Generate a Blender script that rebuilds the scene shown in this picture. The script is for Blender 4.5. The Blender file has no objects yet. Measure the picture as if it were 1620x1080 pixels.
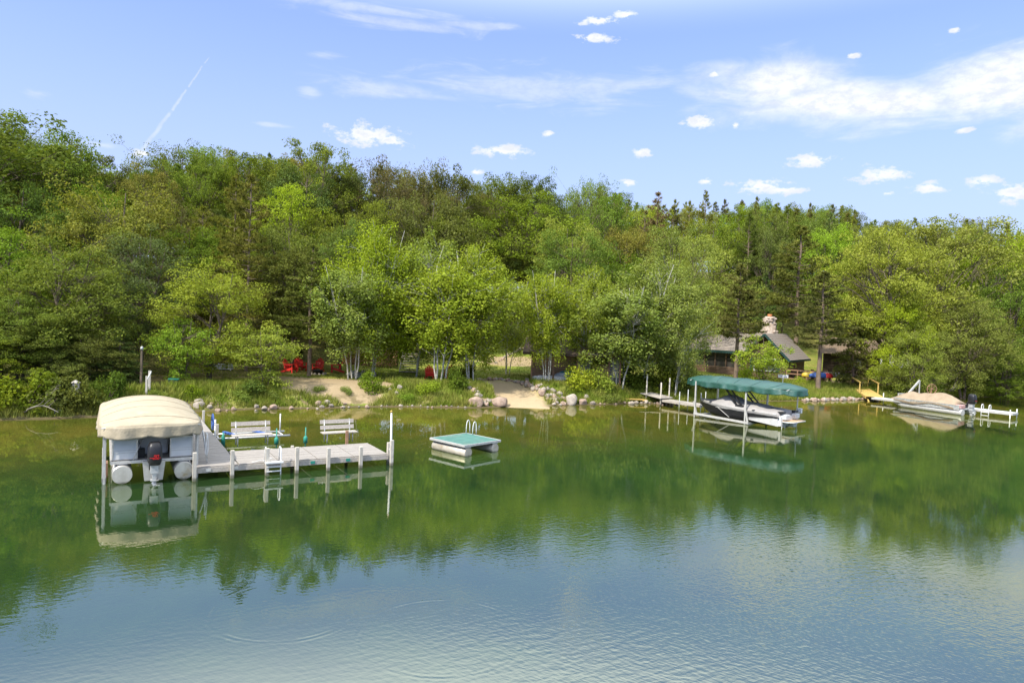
import bpy, math, random
import numpy as np
from mathutils import Matrix, Vector, Euler
PI = math.pi; RD = math.radians
scene = bpy.context.scene
COL = scene.collection
# ------------------------------------------------------------------ camera
F = 1080.0; CX = 810.0; CY = 540.0; CAMH = 6.0
PITCH = RD(1.90); ROLL = RD(2.3)
camd = bpy.data.cameras.new('camera'); cam = bpy.data.objects.new('camera', camd); COL.objects.link(cam)
RM = (Euler((PI/2 - PITCH, 0, 0)).to_matrix() @ Matrix.Rotation(ROLL, 3, 'Z'))
cam.rotation_euler = RM.to_euler(); cam.location = (0, 0, CAMH)
camd.sensor_width = 36; camd.lens = 24; camd.clip_start = 0.1; camd.clip_end = 5000
scene.camera = cam
RMn = np.array(RM)
def ray(px, py):
    return RMn @ np.array([(px - CX)/F, -(py - CY)/F, -1.0])
def onz(px, py, z=0.0):
    r = ray(px, py); t = (z - CAMH)/r[2]; return r[0]*t, r[1]*t
def atD(px, py, D):
    r = ray(px, py); t = D/r[1]; return r[0]*t, D, CAMH + r[2]*t
# ------------------------------------------------------------------ world, sun, exposure
SUN_EL = RD(48); SUN_AZ = RD(222)      # compass azimuth the light comes from (0 = +Y, clockwise)
scene.view_settings.view_transform = 'Standard'; scene.view_settings.look = 'None'
scene.view_settings.exposure = 1.0; scene.view_settings.gamma = 1; scene.view_settings.use_curve_mapping = False
try:
    scene.cycles.max_bounces = 7; scene.cycles.transparent_max_bounces = 8
    scene.cycles.diffuse_bounces = 3; scene.cycles.glossy_bounces = 2; scene.cycles.transmission_bounces = 2
    scene.cycles.caustics_reflective = False; scene.cycles.caustics_refractive = False
    scene.cycles.sample_clamp_indirect = 4.0
except Exception: pass
sd = bpy.data.lights.new('sun', 'SUN'); so = bpy.data.objects.new('sun', sd); COL.objects.link(so)
sd.energy = 3.1; sd.angle = RD(1.2); sd.color = (1.0, 0.94, 0.84)
dirv = Vector((math.sin(SUN_AZ)*math.cos(SUN_EL), math.cos(SUN_AZ)*math.cos(SUN_EL), math.sin(SUN_EL)))
so.rotation_euler = dirv.to_track_quat('Z', 'Y').to_euler(); so.location = dirv*100
W = bpy.data.worlds.new('World'); scene.world = W; W.use_nodes = True
nt = W.node_tree; nt.nodes.clear()
class NT:
    """small helper for building node trees"""
    def __init__(s, tree): s.t = tree
    def n(s, typ, ins=None, **kw):
        nd = s.t.nodes.new(typ)
        for k, v in kw.items(): setattr(nd, k, v)
        if ins:
            for k, v in ins.items():
                sock = nd.inputs[k]
                if isinstance(v, bpy.types.NodeSocket): s.t.links.new(v, sock)
                else: sock.default_value = v
        return nd
    def m(s, op, a, b=None, c=None, clamp=False):
        ins = {0: a}
        if b is not None: ins[1] = b
        if c is not None: ins[2] = c
        return s.n('ShaderNodeMath', ins, operation=op, use_clamp=clamp).outputs[0]
    def vm(s, op, a, b=None, c=None, out=0):
        ins = {0: a}
        if b is not None: ins[1] = b
        if c is not None: ins[2] = c
        return s.n('ShaderNodeVectorMath', ins, operation=op).outputs[out]
    def mr(s, v, a, b, c=0.0, d=1.0, smooth=True):
        return s.n('ShaderNodeMapRange', {0: v, 1: a, 2: b, 3: c, 4: d}, interpolation_type='SMOOTHSTEP' if smooth else 'LINEAR').outputs[0]
    def mix(s, f, a, b, blend='MIX'):
        nd = s.n('ShaderNodeMix', None, data_type='RGBA', blend_type=blend)
        for i, v in ((0, f), (6, a), (7, b)):
            if isinstance(v, bpy.types.NodeSocket): s.t.links.new(v, nd.inputs[i])
            else: nd.inputs[i].default_value = v
        return nd.outputs[2]
    def noise(s, vec, scale, detail=3, rough=0.5, out='Fac', dist=0.0, dim='3D'):
        nd = s.n('ShaderNodeTexNoise', {'Scale': scale, 'Detail': detail, 'Roughness': rough, 'Distortion': dist}, noise_dimensions=dim)
        if vec is not None: s.t.links.new(vec, nd.inputs['Vector'])
        return nd.outputs[out]
    def sep(s, v):
        nd = s.n('ShaderNodeSeparateXYZ', {0: v}); return nd.outputs
    def comb(s, x, y, z): return s.n('ShaderNodeCombineXYZ', {0: x, 1: y, 2: z}).outputs[0]
N = NT(nt)
sky = N.n('ShaderNodeTexSky', sky_type='NISHITA', sun_disc=False)
sky.sun_elevation = SUN_EL; sky.sun_rotation = SUN_AZ; sky.altitude = 300; sky.air_density = 1.0; sky.dust_density = 1.2; sky.ozone_density = 1.3
tc = N.n('ShaderNodeTexCoord'); D3 = N.sep(tc.outputs['Generated'])
az = N.m('ARCTAN2', D3[0], D3[1]); el = N.m('ARCSINE', D3[2])
AE = N.comb(az, el, 0.0)
def ae(px, py):
    r = ray(px, py); r = r/np.linalg.norm(r); return math.atan2(r[0], r[1]), math.asin(r[2])
# cloud banks given as (px,py,half width px,half height px) of the view, turned into compass directions
n1 = N.n('ShaderNodeTexNoise', {'Vector': N.vm('MULTIPLY', AE, (1.0, 1.9, 1.0)), 'Scale': 42.0, 'Detail': 8.0, 'Roughness': 0.66})
jit = N.m('SUBTRACT', n1.outputs['Fac'], 0.5)
def bank(lst):
    cur = None
    for (px, py, w, h) in lst:
        a, e = ae(px, py); c = math.cos(e); k = F*(1+((px-CX)/F)**2)
        sx = k*0.92/w; sy = F/h
        v = N.vm('MULTIPLY_ADD', AE, (sx, sy, 0.0), (-a*sx, -e*sy, 0.0))
        L = N.vm('LENGTH', v, out=1)
        cur = L if cur is None else N.m('MINIMUM', cur, L)
    return cur
cum = [(582,214,62,19),(618,222,30,12),(795,239,50,11),(752,272,13,6),(868,212,10,6),(1016,241,20,8),(1283,254,42,12),(1108,194,32,13),
 (1132,117,14,8),(1205,294,52,13),(1240,300,40,8),(1118,287,16,6),(994,289,18,6),(1398,276,50,14),(1470,298,30,11),(1555,287,30,10),(1600,305,42,15),(1400,306,16,5),
 (1525,206,16,4),(1350,88,14,4),(1510,48,10,4),(1163,199,10,5),(940,60,36,9),(945,33,34,8),(990,24,20,6),(228,243,18,7),(-300,150,90,20),(1900,280,80,22),(2050,230,90,25),(-150,240,60,12)]
mc = N.mr(N.m('ADD', bank(cum), N.m('MULTIPLY', jit, 3.6)), 0.88, 0.22)
n2 = N.n('ShaderNodeTexNoise', {'Vector': N.vm('MULTIPLY', AE, (1.0, 3.2, 1.0)), 'Scale': 7.0, 'Detail': 8.0, 'Roughness': 0.58, 'Distortion': 0.6})
j2 = N.m('SUBTRACT', n2.outputs['Fac'], 0.5)
big = [(1240,135,120,42),(1400,165,190,34),(1560,135,150,48),(1700,130,160,60),(1300,160,150,34)]
mb = N.mr(N.m('ADD', bank(big), N.m('MULTIPLY', j2, 2.0)), 1.25, 0.15, 0.0, 0.92)
wis = [(630,38,150,12),(600,140,130,14),(750,40,90,9),(490,145,20,10),(515,88,36,7),(430,198,34,4),(160,230,46,5),(60,148,30,7),(850,140,240,34),(560,10,200,10),(640,150,140,8)]
n3 = N.n('ShaderNodeTexNoise', {'Vector': N.vm('MULTIPLY', AE, (1.0, 5.0, 1.0)), 'Scale': 9.0, 'Detail': 7.0, 'Roughness': 0.6, 'Distortion': 1.2})
mw = N.mr(N.m('ADD', bank(wis), N.m('MULTIPLY', N.m('SUBTRACT', n3.outputs['Fac'], 0.5), 2.6)), 1.05, 0.0, 0.0, 0.34)
# contrail: thin slanted streak
a0, e0 = ae(216, 250); a1, e1 = ae(330, 92)
tx, ty = a1-a0, e1-e0; TL = math.hypot(tx, ty); tx /= TL; ty /= TL
rel = N.vm('SUBTRACT', AE, (a0, e0, 0.0))
along = N.vm('DOT_PRODUCT', rel, (tx/TL, ty/TL, 0), out=1)
across = N.m('ABSOLUTE', N.m('ADD', N.vm('DOT_PRODUCT', rel, (-ty, tx, 0), out=1), N.m('MULTIPLY', jit, 0.006)))
wd = N.mr(along, 0.0, 1.0, 0.0042, 0.0008, smooth=False)
ct = N.m('MULTIPLY', N.mr(N.m('DIVIDE', across, wd), 1.0, 0.2), N.m('MULTIPLY', N.mr(along, -0.05, 0.05), N.mr(along, 1.02, 0.98)))
gaps = N.mr(N.m('ABSOLUTE', N.m('SUBTRACT', N.m('PINGPONG', N.m('MULTIPLY', along, 4.3), 0.5), 0.0)), 0.03, 0.09)
ct = N.m('MULTIPLY', ct, N.m('MAXIMUM', gaps, N.mr(along, 0.5, 0.4)))
ct = N.m('MULTIPLY', ct, 0.3)
mask = N.m('MAXIMUM', N.m('MAXIMUM', mc, mb), N.m('MAXIMUM', mw, ct))
# high cirrus out of view, widened and brightened to add fill light and silvery reflections
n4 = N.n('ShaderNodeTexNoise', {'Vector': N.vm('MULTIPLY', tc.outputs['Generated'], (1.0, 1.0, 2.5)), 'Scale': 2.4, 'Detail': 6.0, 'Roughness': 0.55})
fill_veil = N.m('MULTIPLY', N.mr(n4.outputs['Fac'], 0.30, 0.50, 0.35, 1.0), N.mr(el, 0.385, 0.56, 0.0, 0.95))
front = N.mr(el, -0.01, 0.02)
mask = N.m('MULTIPLY', mask, front)
skyc = N.mix(1.0, sky.outputs[0], (0.60, 0.74, 1.12, 1), 'MULTIPLY')
haze_ = N.mr(el, 0.0, 0.46, 0.92, 0.30)
skyc = N.mix(haze_, skyc, (2.25, 2.62, 3.65, 1))
SKYS = 0.14
colr = N.mix(mask, skyc, N.mix(N.mr(n1.outputs['Fac'], .35, .6), (3.1, 3.25, 3.5, 1), (3.9, 3.95, 4.05, 1)))
colr = N.mix(fill_veil, colr, (6.3, 6.9, 7.8, 1))
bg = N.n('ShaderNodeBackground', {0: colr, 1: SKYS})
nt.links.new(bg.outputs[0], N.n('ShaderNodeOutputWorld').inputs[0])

# ------------------------------------------------------------------ mesh helpers
class MB:
    def __init__(s): s.v = []; s.f = []; s.sm = []; s.mi = []; s.n = 0
    def add(s, vs, fs, smooth=False, mi=0):
        vs = np.asarray(vs, float).reshape(-1, 3); s.v.append(vs)
        for f in fs: s.f.append([i + s.n for i in f]); s.sm.append(smooth); s.mi.append(mi)
        s.n += len(vs); return s
    def box(s, c, size, R=None, mi=0, taper=1.0):
        x, y, z = [k/2 for k in size]; t = taper
        vs = np.array([(-x,-y,-z),(x,-y,-z),(x,y,-z),(-x,y,-z),(-x*t,-y*t,z),(x*t,-y*t,z),(x*t,y*t,z),(-x*t,y*t,z)])
        if R is not None: vs = vs @ np.array(R).T
        s.add(vs + np.array(c, float), [(3,2,1,0),(4,5,6,7),(0,1,5,4),(1,2,6,5),(2,3,7,6),(3,0,4,7)], mi=mi); return s
    def bar(s, p0, p1, w, h=None, mi=0, up=(0,0,1)):
        h = w if h is None else h
        p0 = np.array(p0, float); p1 = np.array(p1, float); d = p1-p0; L = np.linalg.norm(d); d /= L
        u = np.array(up, float)
        if abs(d @ u) > .98: u = np.array((0., 1., 0.))
        a = np.cross(d, u); a /= np.linalg.norm(a); b = np.cross(a, d)
        s.box((p0+p1)/2, (w, L, h), R=np.stack([a, d, b], 1), mi=mi); return s
    def tube(s, pts, r, n=8, caps=True, mi=0, smooth=True):
        P = np.array(pts, float); m = len(P); r = np.full(m, r) if np.isscalar(r) else np.array(r, float)
        T = np.gradient(P, axis=0) if m > 2 else np.repeat((P[1]-P[0])[None], m, 0)
        T /= np.linalg.norm(T, axis=1)[:, None] + 1e-12
        u = np.array((0., 0., 1.)) if abs(T[0][2]) < .9 else np.array((1., 0., 0.))
        vs = []
        for i in range(m):
            a = np.cross(T[i], u); a /= np.linalg.norm(a) + 1e-12; b = np.cross(a, T[i]); u = b
            for k in range(n):
                t = 2*PI*k/n; vs.append(P[i] + r[i]*(math.cos(t)*a + math.sin(t)*b))
        fs = [(i*n+k, i*n+(k+1) % n, (i+1)*n+(k+1) % n, (i+1)*n+k) for i in range(m-1) for k in range(n)]
        s.add(vs, fs, smooth, mi)
        if caps:
            b0 = s.n - m*n
            s.f.append([b0+k for k in range(n)][::-1]); s.sm.append(False); s.mi.append(mi)
            s.f.append([b0+(m-1)*n+k for k in range(n)]); s.sm.append(False); s.mi.append(mi)
        return s
    def loft(s, secs, closed=True, caps=True, smooth=True, mi=0):
        secs = [np.asarray(q, float) for q in secs]; n = len(secs[0]); m = len(secs); b0 = s.n
        kk = n if closed else n-1
        s.add(np.concatenate(secs), [(i*n+k, i*n+(k+1) % n, (i+1)*n+(k+1) % n, (i+1)*n+k) for i in range(m-1) for k in range(kk)], smooth, mi)
        if caps and closed:
            s.f.append([b0+k for k in range(n)][::-1]); s.sm.append(False); s.mi.append(mi)
            s.f.append([b0+(m-1)*n+k for k in range(n)]); s.sm.append(False); s.mi.append(mi)
        return s
    def rock(s, c, size, seed=0, sub=2, mi=0, rough=.16):
        V, Fc = ico(sub); rg = np.random.RandomState(seed); V = V.copy()
        for k in range(11):
            d = rg.normal(size=3); d /= np.linalg.norm(d); off = rg.uniform(.55, .95)
            q = V @ d; V -= np.outer(np.clip(q-off, 0, None), d)*rg.uniform(.5, .95)
        ph = rg.uniform(0, 6, 9)
        dis = sum(np.sin(V @ rg.normal(size=3)*rg.uniform(2, 5) + ph[k]) for k in range(5))/5
        V *= (1 + rough*dis)[:, None]
        an = rg.uniform(0, PI); R = np.array([[math.cos(an), -math.sin(an), 0], [math.sin(an), math.cos(an), 0], [0, 0, 1]])
        V = (V*np.array([1., rg.uniform(.7, 1), 1.])) @ R.T
        s.add(V*np.array(size)/2 + np.array(c, float), Fc, True, mi); return s
    def ball(s, c, size, sub=2, mi=0):
        V, Fc = ico(sub); s.add(V*np.array(size)/2 + np.array(c, float), Fc, True, mi); return s
    def xf(s, M):
        """transform everything so far"""
        M = np.array(M)
        s.v = [v @ M[:3, :3].T + M[:3, 3] for v in s.v]; return s
    def build(s, name, mat, parent=None, bevel=0, solid=0):
        me = bpy.data.meshes.new(name); V = np.concatenate(s.v)
        me.vertices.add(len(V)); me.vertices.foreach_set('co', V.ravel())
        ln = np.array([len(f) for f in s.f]); tot = int(ln.sum())
        me.loops.add(tot); me.loops.foreach_set('vertex_index', np.array([i for f in s.f for i in f]))
        me.polygons.add(len(ln)); me.polygons.foreach_set('loop_start', np.concatenate([[0], np.cumsum(ln)[:-1]]))
        me.polygons.foreach_set('use_smooth', np.array(s.sm, bool)); me.polygons.foreach_set('material_index', np.array(s.mi))
        me.update(calc_edges=True); me.validate()
        for m_ in (mat if isinstance(mat, (list, tuple)) else [mat]): me.materials.append(m_)
        o = bpy.data.objects.new(name, me); COL.objects.link(o)
        if parent is not None: o.parent = parent
        if bevel:
            b = o.modifiers.new('bevel', 'BEVEL'); b.width = bevel; b.segments = 2; b.limit_method = 'ANGLE'
        if solid:
            b = o.modifiers.new('solid', 'SOLIDIFY'); b.thickness = solid; b.offset = 0
        return o
_ico = {}
def ico(sub):
    if sub in _ico: return _ico[sub]
    t = (1+5**.5)/2
    V = [(-1,t,0),(1,t,0),(-1,-t,0),(1,-t,0),(0,-1,t),(0,1,t),(0,-1,-t),(0,1,-t),(t,0,-1),(t,0,1),(-t,0,-1),(-t,0,1)]
    V = [np.array(v)/np.linalg.norm(v) for v in V]
    Fc = [(0,11,5),(0,5,1),(0,1,7),(0,7,10),(0,10,11),(1,5,9),(5,11,4),(11,10,2),(10,7,6),(7,1,8),(3,9,4),(3,4,2),(3,2,6),(3,6,8),(3,8,9),(4,9,5),(2,4,11),(6,2,10),(8,6,7),(9,8,1)]
    for _ in range(sub):
        c = {}; nf = []
        def mid(a, b):
            k = (min(a, b), max(a, b))
            if k not in c:
                m_ = V[a]+V[b]; V.append(m_/np.linalg.norm(m_)); c[k] = len(V)-1
            return c[k]
        for a, b, d in Fc:
            ab, bd, da = mid(a, b), mid(b, d), mid(d, a); nf += [(a, ab, da), (b, bd, ab), (d, da, bd), (ab, bd, da)]
        Fc = nf
    _ico[sub] = (np.array(V), Fc); return _ico[sub]
def tag(o, label=None, cat=None, group=None, kind=None):
    if label: o['label'] = label
    if cat: o['category'] = cat
    if group: o['group'] = group
    if kind: o['kind'] = kind
    return o
def thing(name, label, cat, loc=(0, 0, 0), rz=0.0, group=None, sc=1.0):
    o = bpy.data.objects.new(name, None); COL.objects.link(o); o.empty_display_size = .3
    o.location = loc; o.rotation_euler = (0, 0, rz); o.scale = (sc, sc, sc); return tag(o, label, cat, group)
def copy_tree(o, parent=None):
    c = o.copy(); COL.objects.link(c); c.parent = parent
    for ch in list(o.children): copy_tree(ch, c)
    return c
# ------------------------------------------------------------------ materials
def newmat(name):
    m = bpy.data.materials.new(name); m.use_nodes = True; m.node_tree.nodes.clear(); return m, NT(m.node_tree)
def finish(m, N, sh):
    m.node_tree.links.new(sh, N.n('ShaderNodeOutputMaterial').inputs[0]); return m
def c4(c): return (c[0], c[1], c[2], 1.0)
def pm(name, c1, c2=None, scale=4.0, rough=.6, metal=0.0, bump=0.0, bscale=None, stretch=(1, 1, 1), spec=.4, rnd=0.0, grime=None, coat=0.0, vor=False, wet=None, bdist=.02):
    m, N = newmat(name); tc = N.n('ShaderNodeTexCoord')
    vec = N.vm('MULTIPLY', tc.outputs['Object'], tuple(stretch))
    c2 = c2 or tuple(k*.8 for k in c1)
    f = N.mr(N.noise(vec, scale, 5, .6), .3, .7)
    col = N.mix(f, c4(c1), c4(c2))
    if vor:
        vo = N.n('ShaderNodeTexVoronoi', {'Vector': vec, 'Scale': scale*1.5})
        col = N.mix(.35, col, N.mix(N.sep(vo.outputs['Color'])[0], (.18, .16, .14, 1), (.85, .80, .72, 1)), 'SOFT_LIGHT')
    if grime:
        g = N.mr(N.noise(tc.outputs['Object'], 1.7, 6, .7), .52, .75)
        col = N.mix(g, col, c4(grime))
    if wet:
        wz = N.m('ADD', N.sep(tc.outputs['Object'])[2], N.m('MULTIPLY', N.m('SUBTRACT', N.noise(tc.outputs['Object'], 9, 3, .6), .5), .10))
        col = N.mix(N.mr(wz, wet+.10, wet, 0, .8), col, (.10, .095, .055, 1))
    if rnd:
        oi = N.n('ShaderNodeObjectInfo'); hs = N.n('ShaderNodeHueSaturation', {'Color': col, 'Value': N.m('MULTIPLY_ADD', oi.outputs['Random'], rnd, 1-rnd/2)}); col = hs.outputs[0]
    p = N.n('ShaderNodeBsdfPrincipled', {'Base Color': col, 'Roughness': rough, 'Metallic': metal, 'Specular IOR Level': spec, 'Coat Weight': coat})
    if bump:
        b = N.n('ShaderNodeBump', {'Strength': bump, 'Distance': bdist, 'Height': N.noise(vec, bscale or scale*4, 4, .6)})
        m.node_tree.links.new(b.outputs[0], p.inputs['Normal'])
    return finish(m, N, p.outputs[0])
# ------------------------------------------------------------------ terrain
shore_px = [(-900,640),(-400,652),(-100,664),(0,664),(90,662),(230,655),(310,650),(400,647),(500,645),(640,643),(742,645),(800,643),(865,641),(940,640),(1000,637),(1060,640),(1130,636),(1285,633),(1400,632),(1480,631),(1560,628),(1620,629),(1750,636)]
SH = sorted([onz(*p) for p in shore_px]); SX = np.array([p[0] for p in SH]); SY = np.array([p[1] for p in SH])
SX = np.concatenate([[-400], SX, [120, 400]]); SY = np.concatenate([[20], SY, [95, 150]])
def sstep(x, a, b):
    t = np.clip((x-a)/(b-a), 0, 1); return t*t*(3-2*t)
def fnoise(x, y, s=1.0):
    return (np.sin(x*.9*s+1.3*np.sin(y*.7*s))+np.sin(y*1.1*s+1.7*np.sin(x*.6*s+2))+.5*np.sin(x*2.3*s+y*1.9*s+1)+.5*np.sin(-x*2.9*s+y*2.1*s))/3
def shoreY(x): return np.interp(x, SX, SY) + .25*fnoise(x, x*.3, 1.4)
RAMPC = [onz(808, 643), onz(866, 643)]; RX0 = onz(802, 642)[0]; RX1 = onz(876, 642)[0]
rt0 = onz(752, 604, .9); rt1 = onz(826, 605, .9)
def ramp_mask(x, y):
    sy = shoreY(x); t = np.clip((y-45.8)/(rt0[1]-45.8), -.3, 1.25)
    xl = RX0-.3 + (rt0[0]-RX0+.3)*t; xr = RX1 + (rt1[0]-RX1)*t
    w = .3; return sstep(x, xl-w, xl+w)*(1-sstep(x, xr-w, xr+w))*(1-sstep(y, rt0[1]-.3, rt0[1]+.8))*sstep(y, 43.5, 45)
def zter(x, y):
    x = np.asarray(x, float); y = np.asarray(y, float); s = (y-shoreY(x))*.92
    right = sstep(x, 13, 24); left = 1-sstep(x, -26, -14)
    bh = 1.15*(1-right)+.75*right; bw = 2.6*(1-right)+6*right
    land = bh*sstep(s, -.4, bw) + .012*np.clip(s-bw, 0, 30)
    far_r = sstep(x, 30, 45)
    hs = 12 - 3*left + 14*right*(1-.5*far_r)
    rise = 6.5 + 3.0*left + 6.5*right
    hill = rise*sstep(s, hs, hs+42)+ (4+4*right)*sstep(s, hs+30, hs+110)
    gap = np.exp(-((x-4)/6.)**2)*.8*sstep(s, 9, 20)
    bed = np.maximum(-3.2, s*.13 - .05)
    z = np.where(s > -.4, land + hill + gap + .05*fnoise(x, y, 1.2)*sstep(s, 0, 2), bed)
    z = np.where(s > -.4, np.maximum(z, -.12), np.minimum(bed, -.1))
    r = ramp_mask(x, y); rz = np.clip((y-46.0)*.115, -.4, 1.3)
    z = z*(1-r) + rz*r
    return z
def zt(x, y): return float(zter(x, y))
def ground(px, py):
    """first point of the ground under a pixel of the photo"""
    r = ray(px, py)
    t = 20.0; last = t
    while t < 400:
        p = r*t; z = CAMH + p[2]
        if z < zt(p[0], p[1]) or z < 0 : break
        last = t; t += .5
    a, b = last, t
    for _ in range(14):
        mm = (a+b)/2; p = r*mm
        if CAMH+p[2] < max(0, zt(p[0], p[1])): b = mm
        else: a = mm
    p = r*b; return p[0], p[1], max(0, zt(p[0], p[1]))
def axis_(spec):
    out = []
    for a, b, st in spec: out += list(np.arange(a, b, st))
    return np.array(out + [spec[-1][1]])
gx = axis_([(-1500,-300,150),(-300,-80,12),(-80,-45,2.5),(-45,62,.45),(62,110,3),(110,320,15),(320,1500,160)])
gy = axis_([(-300,0,60),(0,30,3),(30,78,.4),(78,120,1.5),(120,240,6),(240,2200,140)])
GX, GY = np.meshgrid(gx, gy); GZ = zter(GX, GY)
nx, ny = len(gx), len(gy)
me = bpy.data.meshes.new('ground')
me.vertices.add(nx*ny); me.vertices.foreach_set('co', np.stack([GX, GY, GZ], -1).ravel())
ii, jj = np.meshgrid(np.arange(nx-1), np.arange(ny-1)); b0 = (jj*nx+ii).ravel()
q = np.stack([b0, b0+1, b0+nx+1, b0+nx], 1)
me.loops.add(q.size); me.loops.foreach_set('vertex_index', q.ravel()); me.polygons.add(len(q))
me.polygons.foreach_set('loop_start', np.arange(len(q))*4); me.polygons.foreach_set('use_smooth', np.ones(len(q), bool))
me.update(calc_edges=True)
S = (GY-shoreY(GX))*.92
def blobm(px, py, rx, ry, z=1.1):
    x, y = onz(px, py, z); return 1-sstep(np.hypot((GX-x)/rx, (GY-y)/ry)+.25*fnoise(GX, GY, 1.5), .6, 1.25)
sand = ramp_mask(GX, GY)
dirt = np.maximum.reduce([blobm(500, 604, 6.5, 2.0), blobm(520, 618, 4, 1.8, .8), blobm(445, 606, 3.5, 1.5), blobm(250, 612, 1.4, 6, .8), blobm(400, 600, 5, 1), blobm(1310, 598, 5, 3.0, 1.2), blobm(1420, 602, 9, 2.2, 1.2), blobm(1540, 600, 14, 4, 1.2), blobm(830, 565, 5, 2.5, 2.4)*.7])
dirt *= (S > .2)
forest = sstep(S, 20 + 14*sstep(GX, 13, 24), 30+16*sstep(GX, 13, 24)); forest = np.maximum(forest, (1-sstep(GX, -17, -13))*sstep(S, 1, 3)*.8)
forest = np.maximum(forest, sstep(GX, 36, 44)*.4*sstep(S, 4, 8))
ca = me.color_attributes.new('zones', 'FLOAT_COLOR', 'POINT')
ca.data.foreach_set('color', np.stack([sand, dirt, forest, np.ones_like(sand)], -1).ravel())
gm, N = newmat('ground_material'); tc = N.n('ShaderNodeNewGeometry'); pos = tc.outputs['Position']
att = N.n('ShaderNodeVertexColor', layer_name='zones'); z3 = N.n('ShaderNodeSeparateColor', {0: att.outputs[0]}).outputs
nA = N.noise(pos, .55, 6, .65); nB = N.noise(pos, 3.5, 5, .7); nC = N.noise(pos, 14, 3, .6)
grass = N.mix(N.mr(nA, .35, .65), (.15, .21, .022, 1), (.27, .26, .06, 1))
grass = N.mix(N.mr(nB, .5, .75, 0, .6), grass, (.17, .13, .05, 1))
dirtc = N.mix(nB, (.30, .22, .12, 1), (.40, .31, .19, 1)); sandc = N.mix(nC, (.36, .27, .16, 1), (.58, .45, .28, 1)); sandc = N.mix(N.mr(nB, .45, .7), sandc, (.40, .31, .19, 1))
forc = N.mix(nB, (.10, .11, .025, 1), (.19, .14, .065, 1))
col = N.mix(N.mr(N.m('ADD', z3[1], N.m('MULTIPLY', N.m('SUBTRACT', nB, .5), .9)), .3, .6), grass, dirtc)
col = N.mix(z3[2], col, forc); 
pz = N.sep(pos)[2]
bank = N.mr(pz, 1.0, .35); soil = N.mix(nC, (.13, .10, .045, 1), (.24, .19, .10, 1))
col = N.mix(N.m('MULTIPLY', bank, N.mr(N.noise(pos, 1.4, 4, .6), .42, .6)), col, soil)
col = N.mix(N.mr(N.m('ADD', pz, N.m('MULTIPLY', nB, .12)), .22, .06), col, (.085, .065, .035, 1))
col = N.mix(z3[0], col, sandc)
# lake bed: pale sand and brown silt near the shore, green weed in the deep
bedn = N.mr(N.noise(pos, .45, 6, .65), .38, .62)
shal = N.mix(bedn, (.27, .185, .055, 1), (.15, .135, .03, 1)); deep = N.mix(bedn, (.03, .085, .02, 1), (.085, .15, .025, 1))
bed = N.mix(N.mr(N.m('ADD', pz, N.m('MULTIPLY', N.m('SUBTRACT', nA, .5), .6)), -.45, -2.0), shal, deep)
col = N.mix(N.mr(pz, .03, -.04), col, bed)
p = N.n('ShaderNodeBsdfPrincipled', {'Base Color': col, 'Roughness': .9, 'Specular IOR Level': .15})
bu = N.n('ShaderNodeBump', {'Strength': .6, 'Distance': .08, 'Height': nB}); gm.node_tree.links.new(bu.outputs[0], p.inputs['Normal'])
finish(gm, N, p.outputs[0]); me.materials.append(gm)
go = bpy.data.objects.new('ground', me); COL.objects.link(go); go['kind'] = 'structure'
# ------------------------------------------------------------------ water
wm, N = newmat('lake_water'); pos = N.n('ShaderNodeNewGeometry').outputs['Position']; P3 = N.sep(pos)
v1 = N.vm('MULTIPLY', N.n('ShaderNodeVectorRotate', {'Vector': pos, 'Angle': RD(-28)}, rotation_type='Z_AXIS').outputs[0], (1.0, 2.6, 1.0))
v2 = N.vm('MULTIPLY', N.n('ShaderNodeVectorRotate', {'Vector': pos, 'Angle': RD(32)}, rotation_type='Z_AXIS').outputs[0], (1.0, 2.2, 1.0))
w1 = N.noise(v1, 2.9, 1.5, .5); w2 = N.noise(v2, 5.4, 1.5, .5); w3 = N.noise(pos, .35, 2, .5)
dist = N.vm('LENGTH', pos, out=1)
nearf = N.mr(dist, 8, 34, 1.0, .16)       # breeze reaches the open water, the cove by the bank is calm
rightf = N.m('MULTIPLY_ADD', N.mr(P3[0], -6, 14), 1.0, .36)
rightf = N.m('MULTIPLY', rightf, N.mr(N.noise(pos, .07, 2, .5),   .36, .64, .35, 1.4))
amp = N.m('MULTIPLY', nearf, rightf)
hgt = N.m('ADD', N.m('MULTIPLY', w1, .6), N.m('MULTIPLY', w2, .45))
hgt = N.m('MULTIPLY', hgt, amp); hgt = N.m('ADD', hgt, N.m('MULTIPLY', w3, .10))
for (px, py, R0) in ((455, 962, 1.45), (700, 1003, 1.55)):
    cx_, cy_ = onz(px, py); dd = N.vm('LENGTH', N.vm('SUBTRACT', pos, (cx_, cy_, 0.0)), out=1)
    q_ = N.m('SUBTRACT', dd, R0); env = N.m('EXPONENT', N.m('MULTIPLY', N.m('MULTIPLY', q_, q_), -90.0))
    hgt = N.m('ADD', hgt, N.m('MULTIPLY', N.m('MULTIPLY', N.m('SINE', N.m('MULTIPLY', q_, 42.0)), N.m('MULTIPLY', env, N.mr(N.noise(pos, 1.1, 3, .6), .42, .62))), .08))
bn = N.n('ShaderNodeBump', {'Strength': 1.0, 'Distance': .009, 'Height': hgt})
fr = N.n('ShaderNodeFresnel', {'IOR': 1.333, 'Normal': bn.outputs[0]})
gl = N.n('ShaderNodeBsdfGlossy', {'Color': (.98, .96, .82, 1), 'Roughness': .0, 'Normal': bn.outputs[0]})
tr = N.n('ShaderNodeBsdfTransparent', {'Color': (.80, .90, .62, 1)})
body = N.n('ShaderNodeBsdfDiffuse', {'Color': N.mix(N.mr(N.noise(pos, .16, 5, .6), .35, .65), (.010, .036, .015, 1), (.026, .062, .018, 1))})
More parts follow.
